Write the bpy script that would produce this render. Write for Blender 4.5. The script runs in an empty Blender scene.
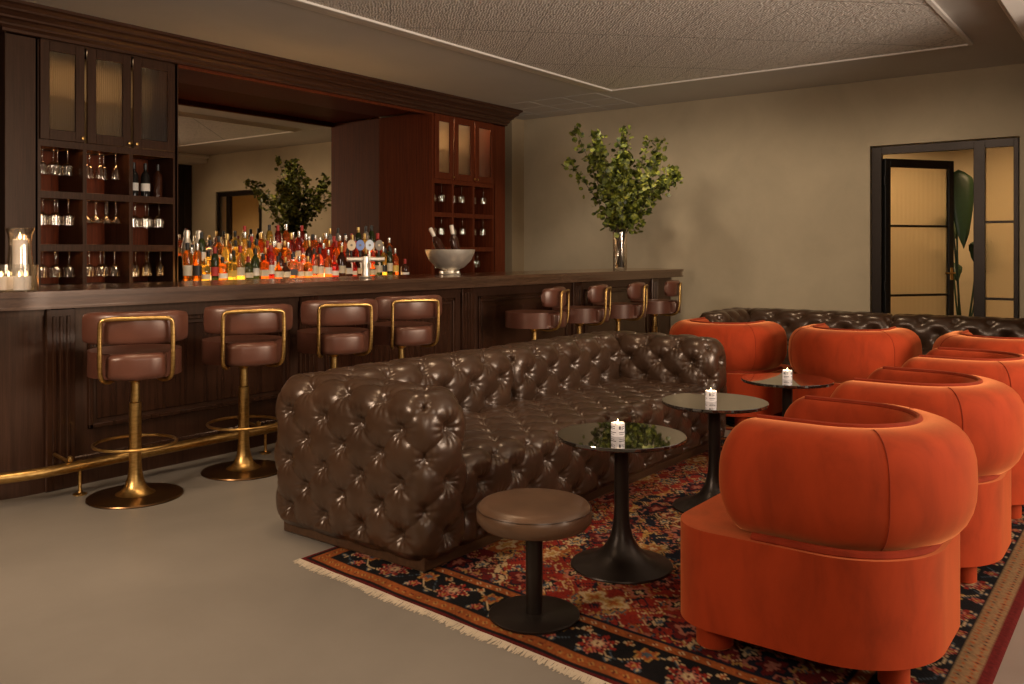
import bpy, bmesh, math, random
import numpy as np
from mathutils import Vector, Matrix
PI = math.pi
sc = bpy.context.scene
col = sc.collection
rnd = random.Random(7)

# ------------------------------------------------------------------ camera, world, lights, exposure
F_PX, HEAD, HZ, CH = 870.0, math.radians(37.0), 252.0, 1.30
cam_d = bpy.data.cameras.new('camera')
cam = bpy.data.objects.new('camera', cam_d); col.objects.link(cam)
cam_d.sensor_width = 36.0
cam_d.lens = 36.0 * F_PX / 1024.0
cam_d.shift_y = (HZ - 342.0) / 1024.0
cam.location = (0, 0, CH)
cam.rotation_euler = (PI / 2, 0, HEAD - PI / 2)
cam_d.clip_start = 0.05
sc.camera = cam

w = bpy.data.worlds.new('world'); sc.world = w; w.use_nodes = True
bg = w.node_tree.nodes['Background']
bg.inputs[0].default_value = (1.0, 0.86, 0.74, 1)
bg.inputs[1].default_value = 0.30

def area(name, loc, target, size, power, color=(1, .78, .55), sizey=None, spread=None):
    d = bpy.data.lights.new(name, 'AREA'); d.energy = power; d.color = color
    d.size = size
    if sizey: d.shape = 'RECTANGLE'; d.size_y = sizey
    if spread: d.spread = math.radians(spread)
    o = bpy.data.objects.new(name, d); col.objects.link(o)
    o.location = loc
    v = Vector(target) - Vector(loc)
    o.rotation_euler = v.to_track_quat('-Z', 'Y').to_euler()
    return o
def spot(name, loc, target, power, color=(1, .74, .48), ang=70, blend=.8, r=.06):
    d = bpy.data.lights.new(name, 'SPOT'); d.energy = power; d.color = color
    d.spot_size = math.radians(ang); d.spot_blend = blend; d.shadow_soft_size = r
    o = bpy.data.objects.new(name, d); col.objects.link(o)
    o.location = loc
    v = Vector(target) - Vector(loc)
    o.rotation_euler = v.to_track_quat('-Z', 'Y').to_euler()
    return o
area('light_fill_right', (4.2, -3.6, 1.9), (4.0, 1.6, .7), 2.4, 215, (1, .82, .66), 1.6)  # unseen area light added to light the chairs from the right
area('light_behind_camera', (-1.0, 3.3, 2.5), (3.2, 3.3, .4), .8, 34, (1, .80, .62), .8, 95)  # unseen area light added for highlights on the sofa leather
for i, (x, y) in enumerate([(2.6, 3.0), (4.6, 3.0), (1.3, 3.0)]):
    spot('light_ceiling_%d' % i, (x, y, 3.1), (x, y + .05, 0), 62, ang=90, r=.16)
spot('light_ceiling_far', (7.6, 2.9, 3.12), (7.65, 2.9, 0), 60, (1, .78, .52), 120, r=.12)
for i, x in enumerate([4.6, 5.5, 6.4, 7.3]):
    spot('light_back_bar_%d' % i, (x, 6.15, 3.18), (x + .05, 6.95, 1.1), 38, (1, .70, .42), 62, r=.03)  # spots added to brighten the bottles, no fixtures there
for i, y in enumerate([.6, 1.7, 2.8, 3.9, 5.0, 6.1]):
    spot('light_wall_fill_%d' % i, (8.3, y, 3.16), (10.2, y, 1.35), 46 if i < 5 else 34, (1, .82, .62), 90, 1.0, .10)  # fill spots added to brighten the back wall, without fixtures
area('light_up_camera_side', (.3, -1.2, 1.9), (.9, -.4, 3.2), 1.4, 70, (1, .85, .70))  # unseen upward fill added to brighten the ceiling
area('light_up_room_side', (5.4, -2.2, 1.9), (5.6, -.6, 3.2), 1.6, 120, (1, .85, .70))  # second unseen fill added for the ceiling
for i, (x, y) in enumerate([(2.0, 3.75), (3.6, 3.85), (5.4, 3.95), (7.2, 3.95), (8.8, 4.1)]):
    spot('light_bar_%d' % i, (x, y, 3.15), (x + .1, y + .75, .8), 46, ang=85, r=.10)

vs = sc.view_settings
vs.view_transform = 'Standard'; vs.look = 'None'; vs.gamma = 1.0; vs.use_curve_mapping = False
vs.exposure = 0.0
sc.cycles.use_denoising = True
sc.cycles.max_bounces = 10
sc.cycles.transmission_bounces = 8
sc.cycles.transparent_max_bounces = 12
sc.cycles.caustics_refractive = False
sc.cycles.caustics_reflective = False
sc.cycles.sample_clamp_indirect = 4.0

# ------------------------------------------------------------------ materials
def new_mat(name):
    m = bpy.data.materials.new(name); m.use_nodes = True
    nt = m.node_tree
    return m, nt, nt.nodes['Principled BSDF']
def N(nt, t, **kw):
    n = nt.nodes.new(t)
    for k, v in kw.items():
        if k in n.inputs: n.inputs[k].default_value = v
        else: setattr(n, k, v)
    return n
def L(nt, a, b): nt.links.new(a, b)
def ramp(nt, fac, stops):
    r = nt.nodes.new('ShaderNodeValToRGB')
    cr = r.color_ramp
    while len(cr.elements) < len(stops): cr.elements.new(.5)
    for e, (p, c) in zip(cr.elements, stops): e.position = p; e.color = (*c, 1)
    L(nt, fac, r.inputs[0]); return r
def coords(nt, scale=(1, 1, 1), rot=(0, 0, 0)):
    t = nt.nodes.new('ShaderNodeTexCoord'); mp = nt.nodes.new('ShaderNodeMapping')
    mp.inputs['Scale'].default_value = scale; mp.inputs['Rotation'].default_value = rot
    L(nt, t.outputs['Object'], mp.inputs[0]); return mp.outputs[0]
def bump(nt, bs, h, strength=.2, dist=.01):
    b = nt.nodes.new('ShaderNodeBump'); b.inputs['Strength'].default_value = strength
    b.inputs['Distance'].default_value = dist
    L(nt, h, b.inputs['Height']); L(nt, b.outputs[0], bs.inputs['Normal']); return b
def plain(name, c, rough=.5, metal=0., **kw):
    m, nt, bs = new_mat(name)
    bs.inputs['Roughness'].default_value = rough
    bs.inputs['Metallic'].default_value = metal
    n = N(nt, 'ShaderNodeTexNoise', Scale=14.0, Detail=4.0)
    L(nt, coords(nt), n.inputs['Vector'])
    r = ramp(nt, n.outputs['Fac'], [(.25, tuple(x * .86 for x in c)), (.75, tuple(min(1, x * 1.1) for x in c))])
    L(nt, r.outputs[0], bs.inputs['Base Color'])
    for k, v in kw.items(): bs.inputs[k].default_value = v
    return m
def wood(name, dark, light, scale=(34, 34, 1.1), rough=.36, coat=.12):
    m, nt, bs = new_mat(name)
    c = coords(nt, scale)
    n = N(nt, 'ShaderNodeTexNoise', Scale=1.6, Detail=7.0, Roughness=.62); L(nt, c, n.inputs['Vector'])
    n2 = N(nt, 'ShaderNodeTexNoise', Scale=9.0, Detail=2.0); L(nt, c, n2.inputs['Vector'])
    mx = N(nt, 'ShaderNodeMath', operation='MULTIPLY_ADD'); L(nt, n2.outputs[0], mx.inputs[0]); mx.inputs[1].default_value = .35
    L(nt, n.outputs[0], mx.inputs[2])
    r = ramp(nt, mx.outputs[0], [(.4, dark), (.85, light)])
    L(nt, r.outputs[0], bs.inputs['Base Color'])
    bs.inputs['Roughness'].default_value = rough
    bs.inputs['Specular Tint'].default_value = (1, .74, .56, 1); bs.inputs['Specular IOR Level'].default_value = .35
    bs.inputs['Coat Tint'].default_value = (1, .85, .7, 1)
    bs.inputs['Coat Weight'].default_value = coat; bs.inputs['Coat Roughness'].default_value = .18
    bump(nt, bs, mx.outputs[0], .12, .002)
    return m
def leather(name, c, rough=.34, scale=260, coat=.0):
    m, nt, bs = new_mat(name)
    co = coords(nt)
    v = N(nt, 'ShaderNodeTexVoronoi', Scale=scale); L(nt, co, v.inputs['Vector'])
    n = N(nt, 'ShaderNodeTexNoise', Scale=7.0, Detail=5.0); L(nt, co, n.inputs['Vector'])
    r = ramp(nt, n.outputs[0], [(.3, tuple(x * .78 for x in c)), (.7, tuple(x * 1.2 for x in c))])
    L(nt, r.outputs[0], bs.inputs['Base Color'])
    bs.inputs['Roughness'].default_value = rough
    bs.inputs['Coat Weight'].default_value = coat; bs.inputs['Coat Roughness'].default_value = .25
    bs.inputs['Specular Tint'].default_value = (1, .82, .68, 1)
    bump(nt, bs, v.outputs['Distance'], .10, .001)
    return m
def velvet(name, c, sheen=.7):
    m, nt, bs = new_mat(name)
    co = coords(nt, (1.5, 1.5, .55))
    n = N(nt, 'ShaderNodeTexNoise', Scale=5.5, Detail=5.0, Roughness=.6, Distortion=.5); L(nt, co, n.inputs['Vector'])
    n2 = N(nt, 'ShaderNodeTexNoise', Scale=420.0, Detail=1.0); L(nt, co, n2.inputs['Vector'])
    r = ramp(nt, n.outputs[0], [(.28, tuple(x * .72 for x in c)), (.5, c), (.75, tuple(min(1, x * 1.2) for x in c))])
    L(nt, r.outputs[0], bs.inputs['Base Color'])
    bs.inputs['Roughness'].default_value = .85
    bs.inputs['Specular IOR Level'].default_value = .15
    bs.inputs['Sheen Weight'].default_value = sheen
    bs.inputs['Sheen Roughness'].default_value = .38
    bs.inputs['Sheen Tint'].default_value = (1, .36, .13, 1)
    bump(nt, bs, n2.outputs[0], .12, .001)
    return m
def glass(name, c=(1, 1, 1), rough=.02, alpha=None, ior=1.45):
    m, nt, bs = new_mat(name)
    bs.inputs['Base Color'].default_value = (*c, 1)
    bs.inputs['Roughness'].default_value = rough
    bs.inputs['Transmission Weight'].default_value = 1.0
    bs.inputs['IOR'].default_value = ior
    return m
def thin_glass(name, c=(1, 1, 1), rim=(.9, .82, .7), rough=.03):
    # thin-walled glass: sees straight through, reflects more at grazing angles
    m = bpy.data.materials.new(name); m.use_nodes = True; nt = m.node_tree
    nt.nodes.clear()
    o = nt.nodes.new('ShaderNodeOutputMaterial'); mix = nt.nodes.new('ShaderNodeMixShader')
    t = nt.nodes.new('ShaderNodeBsdfTransparent'); t.inputs[0].default_value = (*c, 1)
    g = nt.nodes.new('ShaderNodeBsdfGlossy'); g.inputs[0].default_value = (*rim, 1); g.inputs['Roughness'].default_value = rough
    lw = nt.nodes.new('ShaderNodeLayerWeight'); lw.inputs[0].default_value = .45
    n = N(nt, 'ShaderNodeTexNoise', Scale=3.0); L(nt, coords(nt), n.inputs['Vector'])
    ad = N(nt, 'ShaderNodeMath', operation='MULTIPLY_ADD'); L(nt, lw.outputs['Facing'], ad.inputs[0]); ad.inputs[1].default_value = .75
    ml = N(nt, 'ShaderNodeMath', operation='MULTIPLY'); L(nt, n.outputs[0], ml.inputs[0]); ml.inputs[1].default_value = .2
    L(nt, ml.outputs[0], ad.inputs[2])
    L(nt, ad.outputs[0], mix.inputs[0]); L(nt, t.outputs[0], mix.inputs[1]); L(nt, g.outputs[0], mix.inputs[2])
    L(nt, mix.outputs[0], o.inputs[0]); return m
def emis(name, c, s, base=(.9, .8, .6)):
    m, nt, bs = new_mat(name)
    bs.inputs['Base Color'].default_value = (*base, 1)
    bs.inputs['Emission Color'].default_value = (*c, 1)
    bs.inputs['Emission Strength'].default_value = s
    return m

M = {}
M['wood'] = wood('walnut_dark', (.019, .0085, .0052), (.056, .025, .015))
M['wood_red'] = wood('mahogany_panel', (.070, .012, .005), (.16, .034, .011), rough=.5, coat=.0)
M['wood_red'].node_tree.nodes['Principled BSDF'].inputs['Specular IOR Level'].default_value = .22
M['wood_top'] = wood('bar_top_wood', (.040, .025, .019), (.095, .062, .047), scale=(1.5, 24, 24), rough=.20, coat=1.0)
M['wood_h'] = wood('moulding_wood', (.030, .013, .008), (.078, .034, .020), scale=(1.3, 26, 26), rough=.36)
M['leather_sofa'] = leather('espresso_leather', (.044, .022, .012), .29, 300, .25)
M['leather_stool'] = leather('cognac_leather', (.095, .033, .020), .34, 420, .2)
M['leather_pouf'] = leather('brown_leather', (.10, .052, .028), .34, 420, .1)
M['velvet'] = velvet('orange_velvet', (.32, .034, .007), .8)
M['velvet_dark'] = velvet('orange_velvet_seam_gap', (.22, .022, .006), .3)
def brass_mat():
    m, nt, bs = new_mat('aged_brass')
    n = N(nt, 'ShaderNodeTexNoise', Scale=30.0, Detail=5.0); L(nt, coords(nt, (1, 1, 3)), n.inputs['Vector'])
    r = ramp(nt, n.outputs[0], [(.3, (.42, .24, .07)), (.7, (.66, .42, .15))]); L(nt, r.outputs[0], bs.inputs['Base Color'])
    bs.inputs['Metallic'].default_value = 1; bs.inputs['Roughness'].default_value = .33
    bump(nt, bs, n.outputs[0], .05, .001)
    return m
M['brass'] = brass_mat()
M['brass_dark'] = plain('patinated_brass', (.20, .105, .045), .30, 1.0)
M['silver'] = plain('polished_silver', (.95, .86, .74), .36, .8)
M['black_metal'] = plain('black_powder_metal', (.014, .012, .011), .42, .3)
M['bronze'] = plain('dark_bronze_metal', (.030, .021, .016), .34, .6)
M['black_gloss'] = plain('black_gloss_top', (.012, .010, .008), .03, 0., **{'Coat Weight': 1.0, 'Coat Roughness': .02, 'Specular IOR Level': 1.0, 'IOR': 1.7})
M['white_wax'] = plain('candle_wax', (.82, .70, .58), .5, 0., **{'Emission Color': (1, .62, .34, 1), 'Emission Strength': .22})
M['flame'] = emis('candle_flame', (1, .72, .32), 9)
M['glass'] = thin_glass('clear_glass')
M['glass_solid'] = glass('solid_glass', (.95, .95, .92))
M['led'] = emis('warm_led', (1, .50, .20), 26.0)
M['riser_lit'] = emis('lit_bottle_shelf', (1, .56, .20), 3.2)
M['cap_black'] = plain('bottle_cap_black', (.02, .018, .016), .4)
M['cap_gold'] = plain('bottle_cap_gold', (.6, .4, .14), .3, 1.0)
M['cap_silver'] = plain('bottle_cap_silver', (.7, .68, .62), .25, 1.0)
M['cap_red'] = plain('bottle_cap_red', (.4, .03, .02), .4)
M['foil_white'] = plain('white_foil', (.75, .66, .55), .4, .2)
M['stem'] = plain('branch_bark', (.05, .03, .018), .8)
M['dark'] = plain('dark_cavity', (.012, .008, .006), .8)
M['curtain'] = wood('dark_curtain', (.012, .009, .008), (.035, .025, .02), scale=(22, 22, .4), rough=.8, coat=0)

def plaster(name, c, amt=.10, sc_=1.3, rough=.9):
    m, nt, bs = new_mat(name)
    co = coords(nt)
    n = N(nt, 'ShaderNodeTexNoise', Scale=sc_, Detail=6.0, Roughness=.6, Distortion=.3); L(nt, co, n.inputs['Vector'])
    r = ramp(nt, n.outputs[0], [(.3, tuple(x * (1 - amt) for x in c)), (.7, tuple(x * (1 + amt) for x in c))])
    L(nt, r.outputs[0], bs.inputs['Base Color']); bs.inputs['Roughness'].default_value = rough
    n2 = N(nt, 'ShaderNodeTexNoise', Scale=40.0, Detail=3.0); L(nt, co, n2.inputs['Vector'])
    bump(nt, bs, n2.outputs[0], .06, .003)
    return m
M['wall'] = plaster('beige_limewash', (.49, .40, .27))
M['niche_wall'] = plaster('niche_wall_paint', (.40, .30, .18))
M['ceiling'] = plaster('ceiling_paint', (.60, .56, .51), .04)
M['trim'] = plaster('ceiling_trim_paint', (.84, .78, .71), .03)
M['concrete'] = plaster('polished_concrete', (.205, .175, .142), .16, .9, .48)
def tin():
    m, nt, bs = new_mat('embossed_ceiling_tile')
    co = coords(nt, (1, 1, 1), (0, 0, math.radians(45)))
    s = nt.nodes.new('ShaderNodeSeparateXYZ'); L(nt, co, s.inputs[0])
    def seam(out, k=.62):
        a = N(nt, 'ShaderNodeMath', operation='DIVIDE'); L(nt, out, a.inputs[0]); a.inputs[1].default_value = k
        b = N(nt, 'ShaderNodeMath', operation='FRACT'); L(nt, a.outputs[0], b.inputs[0])
        c = N(nt, 'ShaderNodeMath', operation='LESS_THAN'); L(nt, b.outputs[0], c.inputs[0]); c.inputs[1].default_value = .013
        return c.outputs[0]
    sx, sy = seam(s.outputs[0]), seam(s.outputs[1], 1.24)
    mxm = N(nt, 'ShaderNodeMath', operation='MAXIMUM'); L(nt, sx, mxm.inputs[0]); L(nt, sy, mxm.inputs[1])
    v = N(nt, 'ShaderNodeTexVoronoi', Scale=30.0); v.feature = 'SMOOTH_F1'; L(nt, co, v.inputs['Vector'])
    n = N(nt, 'ShaderNodeTexNoise', Scale=55.0, Detail=2.0); L(nt, co, n.inputs['Vector'])
    wv = N(nt, 'ShaderNodeTexWave', Scale=13.0, Distortion=7.0); L(nt, co, wv.inputs['Vector'])
    h = N(nt, 'ShaderNodeMath', operation='ADD'); L(nt, v.outputs['Distance'], h.inputs[0]); L(nt, n.outputs[0], h.inputs[1])
    h2 = N(nt, 'ShaderNodeMath', operation='MULTIPLY_ADD'); L(nt, wv.outputs['Fac'], h2.inputs[0]); h2.inputs[1].default_value = .3; L(nt, h.outputs[0], h2.inputs[2])
    r = ramp(nt, h2.outputs[0], [(.45, (.33, .30, .27)), (1.0, (.80, .74, .67))])
    mix = nt.nodes.new('ShaderNodeMixRGB'); L(nt, mxm.outputs[0], mix.inputs[0]); L(nt, r.outputs[0], mix.inputs[1])
    mix.inputs[2].default_value = (.42, .38, .33, 1)
    L(nt, mix.outputs[0], bs.inputs['Base Color']); bs.inputs['Roughness'].default_value = .75
    bump(nt, bs, h2.outputs[0], .9, .012)
    return m
M['tin'] = tin()
def ribbed(name, c=(1, .93, .80), scale=110, rough=.22, axis='Y'):
    m, nt, bs = new_mat(name)
    co = coords(nt)
    wv = N(nt, 'ShaderNodeTexWave', Scale=scale / 20.); wv.bands_direction = axis; L(nt, co, wv.inputs['Vector'])
    wv.inputs['Scale'].default_value = scale / 6.283 / 1.0
    bs.inputs['Base Color'].default_value = (*c, 1)
    bs.inputs['Roughness'].default_value = rough; bs.inputs['Transmission Weight'].default_value = 1
    bs.inputs['IOR'].default_value = 1.25
    bump(nt, bs, wv.outputs['Fac'], .6, .004)
    return m
M['ribbed_door'] = ribbed('reeded_door_glass', rough=.42, axis='Y')
M['ribbed_cab'] = ribbed('reeded_cabinet_glass', (.95, .85, .7), 120, .3, 'X')

# ------------------------------------------------------------------ mesh helpers
class MB:
    def __init__(s): s.bm = bmesh.new()
    def add(s, bm2, mat=None, smooth=False):
        if mat is not None: bmesh.ops.transform(bm2, matrix=mat, verts=bm2.verts)
        me = bpy.data.meshes.new('tmp')
        for f in bm2.faces: f.smooth = smooth
        bm2.to_mesh(me); bm2.free(); s.bm.from_mesh(me); bpy.data.meshes.remove(me); return s
    def box(s, x0, x1, y0, y1, z0, z1, bev=0, seg=1, mat=None, smooth=False):
        b = bmesh.new()
        r = bmesh.ops.create_cube(b, size=1)
        for v in b.verts:
            v.co = Vector(((x0 + x1) / 2 + v.co.x * (x1 - x0), (y0 + y1) / 2 + v.co.y * (y1 - y0), (z0 + z1) / 2 + v.co.z * (z1 - z0)))
        if bev: bmesh.ops.bevel(b, geom=list(b.edges), offset=bev, segments=seg, affect='EDGES', profile=.5)
        return s.add(b, mat, smooth)
    def lathe(s, prof, seg=32, c=(0, 0, 0), mat=None, smooth=True):
        b = bmesh.new(); rings = []
        for r, z in prof:
            if r < 1e-5: rings.append([b.verts.new((c[0], c[1], c[2] + z))])
            else: rings.append([b.verts.new((c[0] + r * math.cos(2 * PI * i / seg), c[1] + r * math.sin(2 * PI * i / seg), c[2] + z)) for i in range(seg)])
        for a, d in zip(rings, rings[1:]):
            for i in range(seg):
                j = (i + 1) % seg
                if len(a) == 1 and len(d) == 1: continue
                if len(a) == 1: b.faces.new((a[0], d[i], d[j]))
                elif len(d) == 1: b.faces.new((a[i], a[j], d[0]))
                else: b.faces.new((a[i], a[j], d[j], d[i]))
        return s.add(b, mat, smooth)
    def tube(s, pts, r, seg=10, closed=False, mat=None, caps=True):
        pts = [Vector(p) for p in pts]; n = len(pts); b = bmesh.new(); rings = []
        rr = r if isinstance(r, (list, tuple)) else [r] * n
        up = None
        for i, p in enumerate(pts):
            if closed: t = pts[(i + 1) % n] - pts[(i - 1) % n]
            else: t = pts[min(i + 1, n - 1)] - pts[max(i - 1, 0)]
            t.normalize()
            if up is None: up = t.orthogonal().normalized()
            up = (up - t * up.dot(t))
            if up.length < 1e-6: up = t.orthogonal()
            up.normalize(); sd = t.cross(up)
            rings.append([b.verts.new(p + rr[i] * (up * math.cos(2 * PI * k / seg) + sd * math.sin(2 * PI * k / seg))) for k in range(seg)])
        for i in range(n if closed else n - 1):
            a, d = rings[i], rings[(i + 1) % n]
            for k in range(seg): b.faces.new((a[k], a[(k + 1) % seg], d[(k + 1) % seg], d[k]))
        if not closed and caps:
            b.faces.new(rings[0][::-1]); b.faces.new(rings[-1])
        return s.add(b, mat, True)
    def prism(s, poly, z0, z1, bev=0, seg=2, mat=None, smooth=False):
        b = bmesh.new()
        bot = [b.verts.new((x, y, z0)) for x, y in poly]; top = [b.verts.new((x, y, z1)) for x, y in poly]
        n = len(poly)
        b.faces.new(bot[::-1]); b.faces.new(top)
        for i in range(n): b.faces.new((bot[i], bot[(i + 1) % n], top[(i + 1) % n], top[i]))
        if bev:
            es = [e for e in b.edges if abs(e.verts[0].co.z - e.verts[1].co.z) < 1e-6]
            bmesh.ops.bevel(b, geom=es, offset=bev, segments=seg, affect='EDGES', profile=.5)
        return s.add(b, mat, smooth)
    def build(s, name, mat, parent=None, auto=True):
        bmesh.ops.recalc_face_normals(s.bm, faces=s.bm.faces)
        for e in s.bm.edges:
            if len(e.link_faces) == 2 and e.calc_face_angle(0) > .62: e.smooth = False
        me = bpy.data.meshes.new(name); s.bm.to_mesh(me); s.bm.free()
        return link(name, me, mat, parent)
def link(name, me, mat, parent=None):
    if mat is not None: me.materials.append(mat)
    o = bpy.data.objects.new(name, me); col.objects.link(o)
    if parent is not None: o.parent = parent
    return o
def empty(name, loc=(0, 0, 0), rz=0):
    o = bpy.data.objects.new(name, None); col.objects.link(o)
    o.location = loc; o.rotation_euler = (0, 0, rz); o.empty_display_size = .1
    return o
def tag(o, label, cat, group=None, kind=None):
    o['label'] = label; o['category'] = cat
    if group: o['group'] = group
    if kind: o['kind'] = kind
    return o
def struct(o): o['kind'] = 'structure'; return o
def copy_tree(o, parent=None):
    c = o.copy(); col.objects.link(c)
    if parent is not None: c.parent = parent
    for ch in [k for k in o.children]: copy_tree(ch, c)
    return c
def arc(cx, cy, r, a0, a1, n, z=None):
    out = []
    for i in range(n + 1):
        a = math.radians(a0 + (a1 - a0) * i / n)
        p = (cx + r * math.cos(a), cy + r * math.sin(a))
        out.append(p if z is None else (*p, z))
    return out
def smooth_path(pts, it=3, closed=False):
    pts = [Vector(p) for p in pts]
    for _ in range(it):
        q = []
        n = len(pts)
        rng = range(n if closed else n - 1)
        if not closed: q.append(pts[0])
        for i in rng:
            a, b = pts[i], pts[(i + 1) % n]
            q += [a * .75 + b * .25, a * .25 + b * .75]
        if not closed: q.append(pts[-1])
        pts = q
    return pts

# ------------------------------------------------------------------ room
H, WX, WY = 3.22, 10.2, 8.14
m = MB().box(-1.6, 12.9, -5, 10.2, -.05, 0); struct(m.build('floor', M['concrete']))
struct(MB().box(-1.6, WX + .25, -5, 10.2, H, H + .05).build('ceiling', M['ceiling']))
# embossed tile field with stepped moulding round it
fx0, fx1, fy0, fy1 = -1.2, 8.88, 1.46, 5.22
struct(MB().box(fx0, fx1, fy0, fy1, H - .012, H - .002).build('trim_1', M['tin']))
t = MB()
for k, (o_, dz, wd) in enumerate([(0, .030, .035), (.055, .022, .03), (.105, .016, .03), (.15, .008, .05)]):
    t.box(fx0, fx1 + .02, fy1 + o_, fy1 + o_ + wd, H - dz, H - .001, .004)
t.box(fx1, fx1 + .03, fy0 - .03, fy1 + .03, H - .026, H - .001, .004)
t.box(fx0, fx1 + .02, fy0 - .04, fy0, H - .026, H - .001, .004)
struct(t.build('trim_2', M['trim']))
struct(MB().box(6.0, WX, .35, .95, H - .16, H, .02).box(6.0, WX, .95, 1.02, H - .06, H, .015).build('trim_3', M['trim']))
# pressed tile strip between field and the corner
t = MB()
for i in range(3):
    for j in range(5):
        x = 8.98 + i * .41; y = 5.5 + j * .5
        t.box(x, x + .37, y, y + .46, H - .006, H - .001, .003)
struct(t.build('trim_4', M['ceiling']))

# wall with door opening (x = WX), opening y 1.22..2.65, z 0..2.48
dy0, dy1, dz1 = 1.205, 2.665, 2.485
wl = MB()
wl.box(WX, WX + .22, -5, dy0, 0, H); wl.box(WX, WX + .22, dy1, 10.2, 0, H); wl.box(WX, WX + .22, dy0, dy1, dz1, H)
struct(wl.build('wall_back', M['wall']))
struct(MB().box(9.91, WX, 7.47, 8.15, 0, H).build('wall_left', M['niche_wall']))
struct(MB().box(-1.6, 9.62, WY + .02, WY + .2, 0, H).build('wall_bar', M['wall']))
wr = MB().box(7.2, WX, .15, .33, 0, H)
struct(wr.build('wall_right', M['wall']))
wp = MB().box(9.0, WX - .01, .33, .40, 0, H - .16)
for i in range(7): wp.box(9.03 + i * .165, 9.16 + i * .165, .40, .415, .1, H - .26, .006)
struct(wp.build('trim_5', M['curtain']))
struct(MB().box(8.1, WX, .33, .345, 0, .12, .004).build('baseboard_right', M['wall']))
struct(MB().box(-1.6, 2.98, 7.5, 7.6, 0, H).build('wall_wood', M['wood']))
struct(MB().box(-1.8, -1.6, -5, 8.2, 0, H).build('wall_near_light_block', M['wall']))  # unseen wall added to block world light for more contrast

# door frame: metal and reeded glass
dr = MB()
fx = WX + .02; fd = .07
def fbar(b, ya, yb, za, zb, x=fx, d=fd): b.box(x, x + d, ya, yb, za, zb, .004)
fbar(dr, 2.545, 2.65, 0, 2.47); fbar(dr, 1.52, 1.63, 0, 2.47); fbar(dr, 1.215, 1.262, 0, 2.47)
fbar(dr, 1.217, 2.648, 2.385, 2.473, fx + .003, fd - .006)
fbar(dr, 1.26, 1.53, 1.60, 1.625, fx + .015, .04); fbar(dr, 1.26, 1.53, .80, .825, fx + .015, .04); fbar(dr, 1.26, 1.53, 0, .12)
frame = struct(dr.build('door_1', M['bronze']))
pane = MB().box(fx + .03, fx + .038, 1.262, 1.52, .12, 2.385).build('side_pane', M['ribbed_door'], frame)
# swung leaf: hinge at (WX+.04, 2.53), free end (11.0, 2.0)
ang = math.atan2(1.99 - 2.535, 11.02 - (WX + .06))
leaf = struct(empty('door_2', (WX + .075, 2.535, 0), ang))
b = MB(); LW = .955
for xa, xb, za, zb in [(0, .075, .02, 2.345), (LW - .075, LW, .02, 2.345), (.07, LW - .07, 2.25, 2.345), (.07, LW - .07, .02, .20), (.07, LW - .07, 1.58, 1.605), (.07, LW - .07, .80, .825)]:
    b.box(xa, xb, -.025, .025, za, zb, .004)
b.build('leaf_frame', M['black_metal'], leaf)
M['ribbed_leaf'] = ribbed('reeded_leaf_glass', rough=.42, axis='X')
MB().box(.07, LW - .07, -.004, .004, .19, 2.26).build('glass_pane', M['ribbed_leaf'], leaf)
hd = MB().box(LW - .06, LW - .02, -.034, -.024, .98, 1.12, .003)
hd.tube([(LW - .04, -.03, 1.06), (LW - .04, -.075, 1.06), (LW - .06, -.08, 1.06), (LW - .17, -.08, 1.06)], .009)
hd.build('door_handle', M['brass'], leaf)
hg = MB()
for z in (.3, .87, 2.05): hg.lathe([(0, 0), (.014, 0), (.014, .1), (0, .1)], 12, (-.012, -.03, z))
hg.build('hinge', M['black_metal'], leaf)

# passage beyond the door
ps = MB().box(12.6, 12.75, -.6, 5.2, 0, H).box(WX + .22, 12.7, 4.4, 4.5, 0, H).box(WX + .22, 12.7, -.1, 0, 0, H)
struct(ps.build('wall_passage', plaster('passage_wall', (.66, .54, .36), .1)))
struct(MB().box(WX + .22, 12.8, -.6, 5.2, H - .3, H - .2).build('ceiling_passage', M['ceiling']))
spot('light_passage_0', (11.6, 3.6, 2.85), (12.5, 3.0, .9), 115, (1, .66, .34), 120, r=.15)
spot('light_passage_1', (11.2, 1.2, 2.85), (12.5, 1.3, .8), 90, (1, .66, .34), 120, r=.15)
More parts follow.
